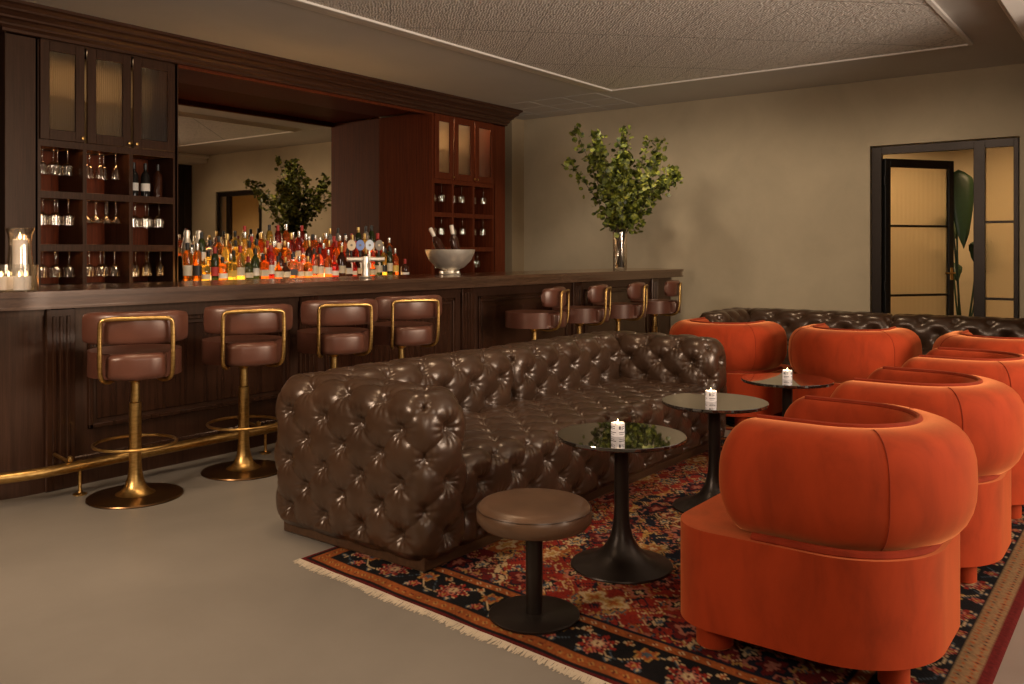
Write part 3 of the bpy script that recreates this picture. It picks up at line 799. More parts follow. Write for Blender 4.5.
# ------------------------------------------------------------------ orange velvet armchairs
def super_poly(wx, yb, yf, n=56, rb=.30, rf=.16):
    # plan outline: rounded rear, gently rounded front corners
    pts = []
    pts += arc(-wx + rf, yf - rf, rf, 180, 90, 14)
    pts += arc(wx - rf, yf - rf, rf, 90, 0, 14)
    pts += arc(wx - rb, yb + rb, rb, 0, -90, 20)
    pts += arc(-wx + rb, yb + rb, rb, -90, -180, 20)
    return pts[::-1]
def armchair():
    t = empty('velvet_armchair')
    wx, yb, yf = .40, -.37, .42
    MB().prism(super_poly(wx, yb, yf), .085, .400, .030, 4, smooth=True).build('seat_base', M['velvet'], t)
    # fat wrapped back: section swept on a U path
    def upath():
        pts = []
        R = .270; yc = -.035
        ys = .165
        for i in range(9): pts.append((-R, ys - (ys - yc) * i / 8))
        n0 = len(pts)
        for x, y in arc(0, yc, R, 180, 360, 36)[1:]:
            pts.append((x, y * 1.0 - 0.0))
        for i in range(1, 9): pts.append((R, yc + (ys - yc) * i / 8))
        return pts
    path = [Vector((x, y, 0)) for x, y in upath()]
    # extend ends by hemispherical rounding
    def ring(c, nrm, tan, k, shift, b):
        # closed section: bulged outside, flatter inside
        out = []
        hh = .182; zc = .574
        for i in range(28):
            a = 2 * PI * i / 28
            ca, sa = math.cos(a), math.sin(a)
            if ca > 0: u = .132 * abs(ca) ** .92
            else: u = -.085 * abs(ca) ** .45
            vz = math.copysign(abs(sa) ** (.66 if sa > 0 else .80), sa) * hh
            out.append(b.verts.new(c + nrm * (u * (k ** .8) if ca > 0 else u * k ** .5) + tan * shift + Vector((0, 0, zc + vz * k))))
        return out
    b = bmesh.new(); rings = []
    n = len(path)
    def frame_at(i):
        tn = path[min(i + 1, n - 1)] - path[max(i - 1, 0)]; tn.normalize()
        return tn, Vector((tn.y, -tn.x, 0)) * -1 if False else Vector((-tn.y, tn.x, 0)) * -1
    caps_ = [.0, .30, .52, .70, .84, .93, .98]
    L_ = .10
    tn, nr = frame_at(0)
    for k in caps_:
        kk = max(k, .03); sh = -L_ * math.sqrt(max(0, 1 - k * k))
        rings.append(ring(path[0], nr, tn, kk, sh, b))
    for i in range(n):
        tn, nr = frame_at(i); rings.append(ring(path[i], nr, tn, 1, 0, b))
    tn, nr = frame_at(n - 1)
    for k in caps_[::-1]:
        kk = max(k, .03); sh = L_ * math.sqrt(max(0, 1 - k * k))
        rings.append(ring(path[-1], nr, tn, kk, sh, b))
    for a_, d_ in zip(rings, rings[1:]):
        for k in range(28): b.faces.new((a_[k], a_[(k + 1) % 28], d_[(k + 1) % 28], d_[k]))
    b.faces.new(rings[0]); b.faces.new(rings[-1][::-1])
    MB().add(b, smooth=True).build('backrest', M['velvet'], t)
    # welt on the inner top rim, side seams, dark tube painting gap shade above the base
    wl_ = MB()
    rim = []
    for i in range(n):
        tn, nr = frame_at(i); rim.append(path[i] + nr * (-.035) + Vector((0, 0, .574 + .180)))
    wl_.tube(rim, .011, 8)
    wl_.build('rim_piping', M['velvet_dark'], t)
    bp = MB(); ix, iy, rr = wx - .030, yb + .030, .27
    pts = [(-ix, .13, .404), (-ix, .0, .404)] + arc(-ix + rr, iy + rr, rr, 180, 270, 16, .404) + arc(ix - rr, iy + rr, rr, 270, 360, 16, .404) + [(ix, .0, .404), (ix, .13, .404)]
    bp.tube(pts, .016, 8); bp.build('base_shadow_band', M['velvet_dark'], t)  # dark tube stands in for shade between base and backrest
    for i_s in (8 + 7, n - 1 - 8 - 7):
        sm_ = MB()
        tn, nr = frame_at(i_s); c = path[i_s]; P = []
        for j in range(-10, 11):
            a = PI / 2 * j / 10.0 * .97
            u = .132 * abs(math.cos(a)) ** .92; vz = math.copysign(abs(math.sin(a)) ** (.66 if a > 0 else .80), math.sin(a)) * .182
            P.append(c + nr * (u + .0005) + Vector((0, 0, .574 + vz)))
        sm_.tube(P, .0018, 6)
        sm_.build('side_seam', M['velvet_dark'], t)
    for (x, y) in ((-.29, .29), (.29, .29), (-.22, -.25), (.22, -.25)):
        r_ = .060 if y > 0 else .045
        MB().lathe([(0, 0), (r_ - .008, 0), (r_, .006), (r_, .11), (0, .11)], 28, (x, y, 0)).build('foot', M['velvet'], t)
    return t
ap = armchair()
chairs = [(2.99, .905, 0, 'orange velvet tub armchair nearest the camera, at the rug\'s front corner'),
          (4.03, .89, 0, 'orange velvet tub armchair directly behind the nearest one'),
          (5.08, .86, 0, 'orange velvet tub armchair third in the row, cut by the right edge'),
          (6.43, 2.76, -90, 'orange velvet armchair seen from behind, nearest the bar end'),
          (6.43, 1.80, -90, 'orange velvet armchair seen from behind, behind the farthest table'),
          (6.43, .84, -90, 'orange velvet armchair seen from behind, before the glass door')]
for i, (x, y, a, lb) in enumerate(chairs):
    c = ap if i == 0 else copy_tree(ap)
    c.location = (x, y, .006); c.rotation_euler = (0, 0, math.radians(a))
    if i > 2: c.scale = (1.06, 1.0, 1.0)
    tag(c, lb, 'armchair', 'orange velvet armchairs')

# ------------------------------------------------------------------ rugs
RC = {k: np.array(v) for k, v in dict(red=(.26, .022, .012), deep=(.13, .012, .010), navy=(.012, .012, .020), rust=(.33, .085, .02), cream=(.55, .38, .20),
      gold=(.42, .22, .06), blue=(.07, .09, .11), pink=(.42, .14, .09), tan=(.27, .16, .075), black=(.010, .008, .008)).items()}
def rug_pattern(u, v, W, Hh, seed=3):
    # u,v in metres from one corner; the pattern of a medallion carpet
    colr = np.zeros(u.shape + (3,)); colr[:] = RC['red']
    rs = np.random.RandomState(seed)
    def put(mask, c): colr[mask] = RC[c]
    d = np.minimum(np.minimum(u, W - u), np.minimum(v, Hh - v))
    # field -------------------------------------------------
    cu, cv = np.abs(u - W / 2), np.abs(v - Hh / 2)
    jag = .05 * np.abs(((cu * 9) % 1) - .5) + .05 * np.abs(((cv * 9) % 1) - .5)
    put((cu / (W * .5) + cv / (Hh * .5) + jag > 1.12), 'cream')
    put((cu / (W * .5) + cv / (Hh * .5) + jag > 1.16), 'deep')
    for k, (s, c) in enumerate([(.80, 'navy'), (.77, 'red'), (.52, 'gold'), (.50, 'navy'), (.36, 'rust'), (.34, 'cream'), (.31, 'deep'), (.16, 'blue'), (.13, 'pink')]):
        j2 = jag + .03 * np.sin(np.arctan2(cv, cu) * 16)
        put(cu / (W * .5) + cv / (Hh * .5) + j2 < s, c)
    # scattered rosettes, mirrored about both axes
    def rosettes(cell, r0, off, pal, lim_lo, lim_hi, sd):
        su, sv = cu + off, cv + off * .7
        iu, iv = np.floor(su / cell), np.floor(sv / cell)
        h = np.sin(iu * 127.1 + iv * 311.7 + sd) * 43758.5; h = h - np.floor(h)
        h2 = np.sin(iu * 269.5 + iv * 183.3 + sd) * 24634.6; h2 = h2 - np.floor(h2)
        fu = su - (iu + .5 + (h - .5) * .3) * cell; fv = sv - (iv + .5 + (h2 - .5) * .3) * cell
        r = np.hypot(fu, fv * (1 + .5 * (h > .5))); th = np.arctan2(fv, fu)
        pet = 1 + .28 * np.cos(th * (4 + np.floor(h2 * 4)))
        rr = r / (r0 * (.7 + .6 * h)) / pet
        msk = (d > lim_lo) & (d <= lim_hi)
        for s, sel in ((1.15, 0), (1.0, 1), (.62, 2), (.34, 3)):
            ci = (np.floor(h * 5) + sel * 2 + np.floor(h2 * 3)).astype(int) % len(pal)
            for q, c in enumerate(pal):
                put(msk & (rr < s) & (ci == q), c)
    def vines(cell, amp, c, w_, lim_lo, lim_hi, ph):
        msk = (d > lim_lo) & (d <= lim_hi)
        f = cv + amp * np.sin(cu * 2 * PI / cell + ph) ; g = (f / cell) % 1
        put(msk & (np.abs(g - .5) < w_ / cell), c)
        f = cu + amp * np.sin(cv * 2 * PI / cell + ph); g = (f / cell) % 1
        put(msk & (np.abs(g - .5) < w_ / cell), c)
    vines(.21, .05, 'navy', .0045, .36, 9, .4); vines(.17, .04, 'gold', .0035, .36, 9, 1.7); vines(.13, .03, 'cream', .0025, .36, 9, 2.9)
    rosettes(.085, .018, .02, ['pink', 'navy', 'gold', 'blue', 'deep', 'rust'], .36, 9, 9.1)
    rosettes(.17, .047, .0, ['navy', 'cream', 'rust', 'blue', 'pink', 'gold', 'black'], .36, 9, 2.2)
    rosettes(.31, .075, .1, ['rust', 'navy', 'cream', 'deep', 'gold', 'pink'], .36, 9, 5.2)
    # borders -----------------------------------------------
    put(d <= .36, 'navy'); put(d <= .365, 'navy')
    # coordinate along the border
    along = np.where(np.minimum(u, W - u) < np.minimum(v, Hh - v), v - Hh / 2, u - W / 2); along = np.abs(along)
    put((d <= .345) & (d > .30), 'rust'); m3 = (np.abs(((along / .05) % 1) - .5) * .05 + np.abs(d - .3225)) < .011; put(m3, 'cream')
    put((np.abs(((along / .05) % 1) - .5) * .05 + np.abs(d - .3225)) < .005, 'deep')
    # main border 0.09..0.30
    main = (d <= .30) & (d > .10); put(main, 'black')
    w1 = .2 + .055 * np.sin(along * 2 * PI / .34); put(main & (np.abs(d - w1) < .0045), 'cream')
    w2 = .2 - .06 * np.sin(along * 2 * PI / .26 + 1); put(main & (np.abs(d - w2) < .0035), 'blue')
    def motifs(per, ph, dc, r0, cols, pet):
        a_ = (((along + ph) / per) % 1 - .5) * per; r = np.hypot(a_, d - dc); th = np.arctan2(d - dc, a_)
        rr = r / (r0 * (1 + .25 * np.cos(th * pet)))
        for s, c in cols: put(main & (rr < s), c)
    motifs(.34, 0, .2, .058, [(1.08, 'cream'), (1.0, 'red'), (.72, 'navy'), (.58, 'pink'), (.34, 'cream'), (.16, 'deep')], 8)
    motifs(.34, .17, .235, .036, [(1.1, 'gold'), (.95, 'rust'), (.5, 'blue')], 6)
    motifs(.17, .085, .145, .022, [(1.1, 'pink'), (.85, 'red'), (.4, 'gold')], 5)
    motifs(.17, .0, .27, .016, [(1.1, 'cream'), (.8, 'rust')], 4)
    motifs(.113, .03, .125, .012, [(1.1, 'blue'), (.6, 'cream')], 4)
    put((d <= .10) & (d > .035), 'rust'); put((d <= .105) & (d > .095), 'black')
    g_ = np.abs(((along / .042) % 1) - .5) * .042 + np.abs(d - .066)
    put(g_ < .013, 'gold'); put(g_ < .007, 'deep'); put((d <= .035), 'black'); put((d <= .022), 'deep')
    # weaving variation
    nz = rs.rand(*u.shape)
    near = (v < .14); put(near & (d <= .115) & (d > .04), 'tan')
    fz = np.abs(((along / .03) % 1) - .5) * .03 + np.abs(np.abs(d - .078) - .018)
    put(near & (fz < .010) & (d > .045) & (d < .11), 'rust'); put(near & (fz < .004) & (d > .045) & (d < .11), 'navy'); put(near & (d <= .04), 'deep'); put(near & (np.abs(d - .118) < .005), 'black')
    colr *= (.56 + .28 * nz)[..., None]
    band = .9 + .2 * np.sin(v * 23 + 1.3 * np.sin(v * 7.1)); colr *= band[..., None] ** .6
    return colr
def rug(name, corners, z, res, label, seed, fringe=True):
    # corners: near-left, near-right... given as p00 (u0,v0), p10, p11, p01
    p00, p10, p11, p01 = [np.array(p, float) for p in corners]
    W = np.linalg.norm(p10 - p00); Hh = np.linalg.norm(p01 - p00)
    nu, nv = int(W / res), int(Hh / res)
    s = np.linspace(0, 1, nu + 1); q = np.linspace(0, 1, nv + 1); S, Q = np.meshgrid(s, q, indexing='ij')
    P = ((1 - S) * (1 - Q))[..., None] * p00 + (S * (1 - Q))[..., None] * p10 + (S * Q)[..., None] * p11 + ((1 - S) * Q)[..., None] * p01
    wob = .006 * np.sin(S * 31) * np.sin(Q * 3) + .004 * np.sin(Q * 40 + S * 9)
    Z = z + .0008 * np.sin(S * 90) * np.sin(Q * 70)
    edge = (S < 1e-6) | (S > 1 - 1e-6) | (Q < 1e-6) | (Q > 1 - 1e-6)
    Z = np.where(edge, .0005, Z)
    X = P[..., 0] + wob * (1 - np.minimum(1, np.minimum(S, 1 - S) * 8)); Y = P[..., 1]
    V = np.stack([X, Y, Z], -1).reshape(-1, 3)
    idx = np.arange(V.shape[0]).reshape(S.shape)
    Fc = np.stack([idx[:-1, :-1], idx[1:, :-1], idx[1:, 1:], idx[:-1, 1:]], -1).reshape(-1, 4)
    e1 = p10 - p00; e2 = p01 - p00
    if e1[0] * e2[1] - e1[1] * e2[0] < 0: Fc = Fc[:, ::-1]
    me = bpy.data.meshes.new(name)
    me.vertices.add(len(V)); me.vertices.foreach_set('co', V.astype(np.float32).ravel())
    me.loops.add(Fc.size); me.loops.foreach_set('vertex_index', Fc.astype(np.int32).ravel())
    me.polygons.add(len(Fc)); me.polygons.foreach_set('loop_start', np.arange(0, Fc.size, 4, dtype=np.int32)); me.polygons.foreach_set('loop_total', np.full(len(Fc), 4, np.int32))
    me.update(calc_edges=True)
    C = rug_pattern(S * W, Q * Hh, W, Hh, seed).reshape(-1, 3)
    ca = me.color_attributes.new('weave', 'FLOAT_COLOR', 'POINT')
    rgba = np.ones((len(V), 4), np.float32); rgba[:, :3] = C; ca.data.foreach_set('color', rgba.ravel())
    m_, nt_, bs_ = new_mat('wool_rug')
    at_ = nt_.nodes.new('ShaderNodeVertexColor'); at_.layer_name = 'weave'
    L(nt_, at_.outputs[0], bs_.inputs['Base Color']); bs_.inputs['Roughness'].default_value = .92
    bs_.inputs['Specular IOR Level'].default_value = .1
    n_ = N(nt_, 'ShaderNodeTexNoise', Scale=600.0, Detail=1.0); L(nt_, coords(nt_), n_.inputs['Vector']); bump(nt_, bs_, n_.outputs[0], .3, .003)
    t = tag(empty(name), label, 'rug', 'patterned wool rugs')
    link('pile', me, m_, t)
    if fringe:
        f = bmesh.new(); r_ = random.Random(5)
        dirn = Vector((*(p01 - p00), 0)).normalized(); out = Vector((*(p00 - p10), 0)).normalized()
        n = int(Hh / .0036)
        for i in range(n):
            c = Vector((*(p00 + (p01 - p00) * (i / n)), .003)); c.z = .006
            l_ = .026 + .018 * r_.random() ** 2 + .006 * math.sin(i * .05); wv = .003
            sk = r_.uniform(-.012, .012)
            a = f.verts.new(c - dirn * wv - out * .006); b_ = f.verts.new(c + dirn * wv - out * .006)
            c2 = f.verts.new(c + out * l_ + dirn * (wv * .8 + sk) - Vector((0, 0, .0045))); d2 = f.verts.new(c + out * l_ + dirn * (-wv * .8 + sk) - Vector((0, 0, .0045)))
            f.faces.new((a, b_, c2, d2))
        o = MB().add(f).build('fringe', M['fringe'], t); o['kind'] = 'stuff'; o['label'] = 'cream fringe'
    return t
M['fringe'] = plain('cotton_fringe', (.52, .42, .30), .9)
rug('patterned_rug', [(2.18, .42), (5.72, .42), (5.78, 2.93), (2.39, 2.93)], .006, .0085, 'red and navy patterned rug under the near sofa, tables and front chairs', 3)
rug('patterned_rug', [(6.02, -.2), (9.0, -.2), (9.0, 3.6), (6.02, 3.6)], .006, .018, 'dark red patterned rug under the three rear orange chairs', 8, False)

# ------------------------------------------------------------------ stemware
def wine_glass_mesh(kind):
    b = MB(); h = .20
    if kind == 'wine': prof = [(0, 0), (.034, 0), (.033, .002), (.006, .006), (.0035, .02), (.0035, .085), (.006, .092), (.026, .103), (.0355, .114), (.036, .125), (.035, .175)]
    elif kind == 'coupe': prof = [(0, 0), (.032, 0), (.031, .002), (.006, .006), (.0032, .02), (.0032, .095), (.012, .105), (.036, .130), (.041, .155)]
    else: prof = [(0, 0), (.030, 0), (.029, .002), (.006, .006), (.003, .02), (.003, .08), (.014, .09), (.026, .12), (.027, .18)]
    b.lathe(prof, 18)
    return b
GM = {}
for k in ('wine', 'coupe', 'flute'):
    o = wine_glass_mesh(k).build('wine_glass', M['glass']); GM[k] = o.data; bpy.data.objects.remove(o)
def hang(n, xa, xb, ztop, side, row, bay, kind='wine', rows=1, yoff=.10):
    side_w = 'left cabinet' if side == 'l' else 'right cabinet'
    nm = {0: 'top', 1: 'middle', 2: 'bottom'}[row]; bw = {0: 'left', 1: 'centre', 2: 'right'}[bay]
    for i in range(n):
        x = xa + (xb - xa) * (i + .5) / n + rnd.uniform(-.006, .006)
        y = CY + yoff + (i % 2) * .07 + rnd.uniform(-.01, .01)
        o = bpy.data.objects.new('stemmed_glass', GM[kind]); col.objects.link(o)
        o.location = (x, y, ztop); o.rotation_euler = (PI, 0, rnd.uniform(0, 6)); o.scale = (1.2, 1.2, 1.25)
        tag(o, 'clear stemmed glass hanging upside down in the %s %s bay of the %s' % (nm, bw, side_w), 'glass', 'glasses in the %s %s bay, %s' % (nm, bw, side_w))
zt = (2.157, 1.742, 1.312)
plan_l = [[(5, 'wine'), (5, 'flute'), None], [(5, 'wine'), (7, 'coupe'), (5, 'wine')], [(5, 'wine'), (5, 'wine'), (5, 'flute')]]
for r_ in range(3):
    for b_ in range(3):
        if plan_l[r_][b_]:
            n_, k_ = plan_l[r_][b_]
            hang(n_, LX[b_] + .03, LX[b_ + 1] - .06, zt[r_], 'l', r_, b_, k_)
for r_ in range(3):
    for b_ in range(3):
        hang(3 if r_ < 2 else 2, RX[b_] + .04, RX[b_ + 1] - .06, zt[r_], 'r', r_, b_, 'wine')

# ------------------------------------------------------------------ bottles
def at(px, Y):
    t_ = (px - 512) / F_PX; d_ = Y / (math.sin(HEAD) - t_ * math.cos(HEAD)); return d_ * (math.cos(HEAD) + t_ * math.sin(HEAD))
def liquid(name, c, tr=.8, e=0):
    m, nt, bs = new_mat(name)
    n = N(nt, 'ShaderNodeTexNoise', Scale=6.0); L(nt, coords(nt), n.inputs['Vector'])
    r = ramp(nt, n.outputs[0], [(.3, tuple(x * .85 for x in c)), (.7, tuple(min(1, x * 1.1) for x in c))])
    L(nt, r.outputs[0], bs.inputs['Base Color'])
    bs.inputs['Roughness'].default_value = .06; bs.inputs['Transmission Weight'].default_value = tr; bs.inputs['IOR'].default_value = 1.33
    return m
LQ = {'amber': liquid('amber_spirit', (.85, .26, .03)), 'golden': liquid('golden_spirit', (.95, .60, .10)), 'deep red': liquid('red_spirit', (.40, .03, .015)),
      'clear': liquid('clear_spirit', (.85, .82, .74), .8), 'dark green': liquid('green_bottle', (.05, .07, .02), .5), 'dark brown': liquid('brown_bottle', (.06, .02, .01), .3),
      'orange': liquid('orange_spirit', (.85, .16, .02)), 'pink': liquid('pink_spirit', (.75, .25, .14)), 'black': liquid('black_bottle', (.015, .013, .012), .0)}
LB = {'cream': plain('label_cream', (.72, .62, .46), .6), 'white': plain('label_white', (.80, .76, .70), .6), 'yellow': plain('label_yellow', (.75, .50, .10), .6),
      'red': plain('label_red', (.5, .04, .03), .6), 'black': plain('label_black', (.03, .025, .02), .5), 'green': plain('label_green', (.10, .18, .06), .6), 'blue': plain('label_blue', (.08, .12, .3), .6)}
CP = {'black': M['cap_black'], 'gold': M['cap_gold'], 'silver': M['cap_silver'], 'red': M['cap_red']}
shapes = {
 'tall': [(0, 0), (.034, 0), (.037, .004), (.037, .17), (.033, .19), (.016, .215), (.013, .23), (.013, .275)],
 'slim': [(0, 0), (.030, 0), (.032, .004), (.032, .20), (.027, .225), (.013, .25), (.012, .29)],
 'squat': [(0, 0), (.042, 0), (.045, .005), (.045, .12), (.040, .145), (.017, .165), (.014, .175), (.014, .215)],
 'square': [(0, 0), (.036, 0), (.040, .004), (.040, .155), (.036, .168), (.015, .18), (.014, .24)],
 'round': [(0, 0), (.036, 0), (.046, .02), (.050, .06), (.044, .10), (.022, .13), (.014, .15), (.013, .22)]}
def bottle_meshes(shape):
    prof = shapes[shape]; sg = 4 if shape == 'square' else 18
    rot = Matrix.Rotation(PI / 4, 4, 'Z')
    def k(pr):
        if shape == 'square': return [(r * 1.3 if z < .17 else r * 1.1, z) for r, z in pr]
        return pr
    top = prof[-1]
    body = MB().lathe(k(prof) + [(0, top[1])], sg, mat=rot, smooth=(sg > 4))
    rmax = max(r for r, z in prof[:4]); zl0, zl1 = prof[3][1] * .28, prof[3][1] * .66
    if shape == 'round': zl0, zl1, rmax = .03, .085, .052
    lab = MB().lathe(k([(rmax + .0006, zl0), (rmax + .0006, zl1)]), sg, mat=rot, smooth=(sg > 4))
    cap = MB().lathe([(0, top[1] - .045), (.0145, top[1] - .045), (.0155, top[1] - .04), (.0155, top[1] + .008), (0, top[1] + .012)], 12)
    return body, lab, cap
BMS = {}
for s in shapes:
    a, b, c = bottle_meshes(s)
    for part, mb in (('body', a), ('label', b), ('cap', c)):
        o = mb.build('bottle_' + part, None); BMS[s, part] = o.data; o.data.materials.append(LQ['amber']); bpy.data.objects.remove(o)
def bottle(x, y, z, shape, liq, labc, cap, label, group, sc_=1.0, cat='bottle', rot=None, name='liquor_bottle'):
    t = empty(name, (x, y, z), rnd.uniform(-.5, .5) if rot is None else 0)
    if rot: t.rotation_euler = rot
    t.scale = (sc_, sc_, sc_)
    for part, mt in (('body', LQ[liq]), ('label', LB.get(labc)), ('cap', CP.get(cap, M['foil_white']))):
        if mt is None: continue
        nm = {'body': 'bottle_body', 'label': 'paper_label', 'cap': 'cap'}[part]
        o = bpy.data.objects.new(nm, BMS[shape, part]); col.objects.link(o); o.parent = t
        o.material_slots[0].link = 'OBJECT'; o.material_slots[0].material = mt
    tag(t, label, cat, group); return t
riser = tag(empty('bottle_riser', (0, 0, 1.0)), 'stepped backlit bottle shelf on the back counter', 'shelf')
tiers = [(6.64, 1.035, at(183, 6.64), at(398, 6.64), 30, 'front'), (6.79, 1.09, at(186, 6.79), at(393, 6.79), 29, 'second'), (6.94, 1.16, at(188, 6.94), at(392, 6.94), 28, 'third'), (7.09, 1.25, at(222, 7.09), at(375, 7.09), 20, 'back')]
for k, (y, z, xa, xb, n, nm) in enumerate(tiers):
    MB().box(at(204, y - .07), at(384, y + .07), y - .07, y + .075, 0, z - 1.0 - .004, .003).build('step', M['riser_lit'], riser)
MB().box(at(204, 7.17) - .01, at(384, 7.17) + .15, 7.167, 7.175, 0, .255).build('rear_plate', M['black_metal'], riser)  # dark plate added to keep the step glow out of the mirror
liqs = list(LQ); labs = list(LB); caps = list(CP); shp = list(shapes)
ordn = ['first', 'second', 'third', 'fourth', 'fifth', 'sixth', 'seventh', 'eighth', 'ninth', 'tenth', 'eleventh', 'twelfth', 'thirteenth', 'fourteenth', 'fifteenth',
        'sixteenth', 'seventeenth', 'eighteenth', 'nineteenth', 'twentieth', 'twenty-first', 'twenty-second', 'twenty-third', 'twenty-fourth', 'twenty-fifth', 'twenty-sixth', 'twenty-seventh', 'twenty-eighth', 'twenty-ninth', 'thirtieth']
for ti, (y, z, xa, xb, n, nm) in enumerate(tiers):
    for i in range(n):
        f = i / n
        if f < .28: lq = rnd.choice(['golden', 'amber', 'golden', 'clear', 'dark green', 'amber', 'golden'])
        elif f < .8: lq = rnd.choice(['deep red', 'orange', 'deep red', 'amber', 'dark brown', 'pink', 'deep red', 'amber'])
        else: lq = rnd.choice(['amber', 'golden', 'deep red', 'dark green', 'orange'])
        if ti == 3 and rnd.random() < .3: lq = 'clear'
        lc = rnd.choice(['cream', 'white', 'cream', 'yellow', 'white', 'cream', 'black', 'white', 'cream', 'red'])
        cp = rnd.choice(['black', 'gold', 'silver', 'red', 'black'])
        s = rnd.choice(['tall', 'slim', 'squat', 'square', 'tall', 'slim', 'tall', 'round'])
        sc_ = rnd.uniform(1.0, 1.16)
        if s in ('squat', 'round'): sc_ *= .92
        x = xa + (xb - xa) * (i + .5) / n + rnd.uniform(-.006, .006)
        bottle(x, y + rnd.uniform(-.012, .012), z, s, lq, lc, cp,
               '%s %s bottle with %s label, %s from the left in the %s row' % (lq, 'square' if s == 'square' else 'round-bellied' if s == 'round' else s, lc, ordn[i], nm), 'bottles on the %s row of the back bar' % nm, min(sc_, 1.0) if s in ('squat', 'round', 'square') else sc_)
bottle(at(405, 6.66), 6.66, 1.0, 'squat', 'dark brown', 'white', 'red', 'short dark bottle with white label standing alone right of the beer tap', 'bottles on the front row of the back bar')
# wine bottles in the cabinet bay
for i, (x, lq, lc, lb) in enumerate([(4.13, 'black', 'white', 'dark wine bottle with white label, left of three in the cabinet'), (4.24, 'black', 'white', 'dark wine bottle with white label, middle of three in the cabinet'), (4.36, 'dark brown', None, 'unlabelled dark champagne bottle, right of three in the cabinet')]):
    bottle(x, CY + .1, 1.793, 'tall', lq, lc, 'black', lb, 'wine bottles in the cabinet bay', 1.05, name='wine_bottle')
# chrome shakers at the left of the bottles
for i, (x, lb) in enumerate([(at(187, 7.3), 'tall chrome cocktail shaker at the left end behind the bottles'), (at(199, 7.3), 'tall chrome cocktail shaker, second from the left behind the bottles')]):
    t = tag(empty('cocktail_shaker', (x, 7.30, 1.0)), lb, 'shaker', 'chrome shakers')
    MB().lathe([(0, 0), (.035, 0), (.034, .02), (.03, .05), (.045, .25), (.048, .33), (0, .33)], 24).build('cup', M['silver'], t)
    MB().lathe([(.049, .33), (.046, .37), (.028, .42), (.024, .44), (.03, .47), (.026, .50), (0, .51)], 24).build('lid', M['silver'], t)

# ------------------------------------------------------------------ things on the bar
BT = 1.0925
# beer tap
tap = tag(empty('beer_tap', (4.86, 5.13, BT), math.radians(0)), 'brushed metal beer tap tower with round badges on its handles', 'beer tap')
MB().lathe([(0, 0), (.045, 0), (.055, .008), (.032, .016), (.030, .14), (.030, .17), (0, .175)], 24).build('tower', M['silver'], tap)
MB().tube([(-.15, .0, .15), (.15, 0, .15)], .018, 12, mat=Matrix.Rotation(math.radians(-35), 4, 'Z')).build('crossbar', M['silver'], tap)
bad = {'cream': plain('badge_cream', (.7, .55, .35), .4), 'blue': plain('badge_blue', (.18, .26, .55), .4), 'white': plain('badge_white', (.62, .68, .75), .4), 'dark': plain('badge_dark', (.2, .16, .12), .4)}
for k, (dx, kk) in enumerate([(-.115, 'cream'), (-.045, 'blue'), (.03, 'white'), (.105, 'dark')]):
    R_ = Matrix.Rotation(math.radians(-35), 4, 'Z')
    h_ = MB().lathe([(0, 0), (.008, 0), (.010, .04), (.007, .07), (.010, .12), (0, .13)], 12, mat=R_ @ Matrix.Translation((dx, 0, .165))).build('tap_handle', M['black_metal'] if k != 2 else M['silver'], tap)
    MB().lathe([(0, -.006), (.033, -.006), (.035, 0), (.033, .006), (0, .006)], 24, mat=R_ @ Matrix.Translation((dx, -.012, .262)) @ Matrix.Rotation(PI / 2, 4, 'X') @ Matrix.Scale(1.25, 4, (0, 1, 0))).build('badge', bad[kk], h_)
    MB().lathe([(0, -.003), (.009, -.003), (.009, .003), (0, .003)], 14, mat=R_ @ Matrix.Translation((dx, -.020, .262)) @ Matrix.Rotation(PI / 2, 4, 'X')).build('emblem', bad['dark' if kk != 'dark' else 'cream'], h_)
    MB().tube([(dx, 0, .12), (dx, -.05, .12), (dx, -.06, .08)], .006, 8, mat=R_).build('spout', M['silver'], tap)
# champagne bowl
bx, by = 5.99, 5.22
bw = tag(empty('champagne_bowl', (bx, by, BT)), 'hammered silver champagne bowl on the bar holding two bottles', 'bowl')
MB().lathe([(0, 0), (.095, 0), (.098, .008), (.06, .02), (.055, .035), (.075, .045), (.13, .07), (.19, .13), (.222, .20), (.228, .228), (.224, .230), (.216, .20), (.184, .135), (.12, .08), (0, .06)], 56).build('bowl', M['silver'], bw)
for k in range(3):
    a = k * 2.094 + .6
    MB().lathe([(0, -.02), (.018, -.014), (.022, 0), (.018, .014), (0, .02)], 14, (.085 * math.cos(a), .085 * math.sin(a), .022)).build('foot', M['silver'], bw)
ice = MB()
for k in range(60):
    a = rnd.uniform(0, 6.28); r = .18 * math.sqrt(rnd.random())
    mt = Matrix.Translation((bx + r * math.cos(a), by + r * math.sin(a), BT + .178 + rnd.uniform(-.01, .012))) @ Matrix.Rotation(rnd.uniform(0, 3), 4, Vector((rnd.random(), rnd.random(), .3)).normalized())
    ice.box(-.014, .014, -.014, .014, -.014, .014, .003, mat=mt)
tag(ice.build('crushed_ice', M['glass_solid']), 'ice cubes filling the silver champagne bowl', 'ice', kind='stuff')
for k, (dx, dy, lean, az, lb) in enumerate([(-.03, .02, -26, .5, 'champagne bottle leaning left in the silver bowl'), (.07, -.03, -10, .3, 'champagne bottle leaning slightly, right one in the silver bowl')]):
    # tilt toward the left of the picture
    ax = Vector((math.sin(HEAD), -math.cos(HEAD), 0))
    fw = Vector((math.cos(HEAD), math.sin(HEAD), 0))
    q = Matrix.Rotation(math.radians(lean), 4, fw)
    b_ = bottle(bx + dx, by + dy, BT + .125, 'tall', 'dark brown', None, 'foil', lb, 'champagne bottles in the bowl', 1.12, rot=q.to_euler(), name='champagne_bottle')
    fo = MB().lathe([(.0136, .215), (.0155, .23), (.0165, .27), (.0175, .285), (.015, .298), (0, .30)], 14).build('foil_neck', M['foil_white'], b_)
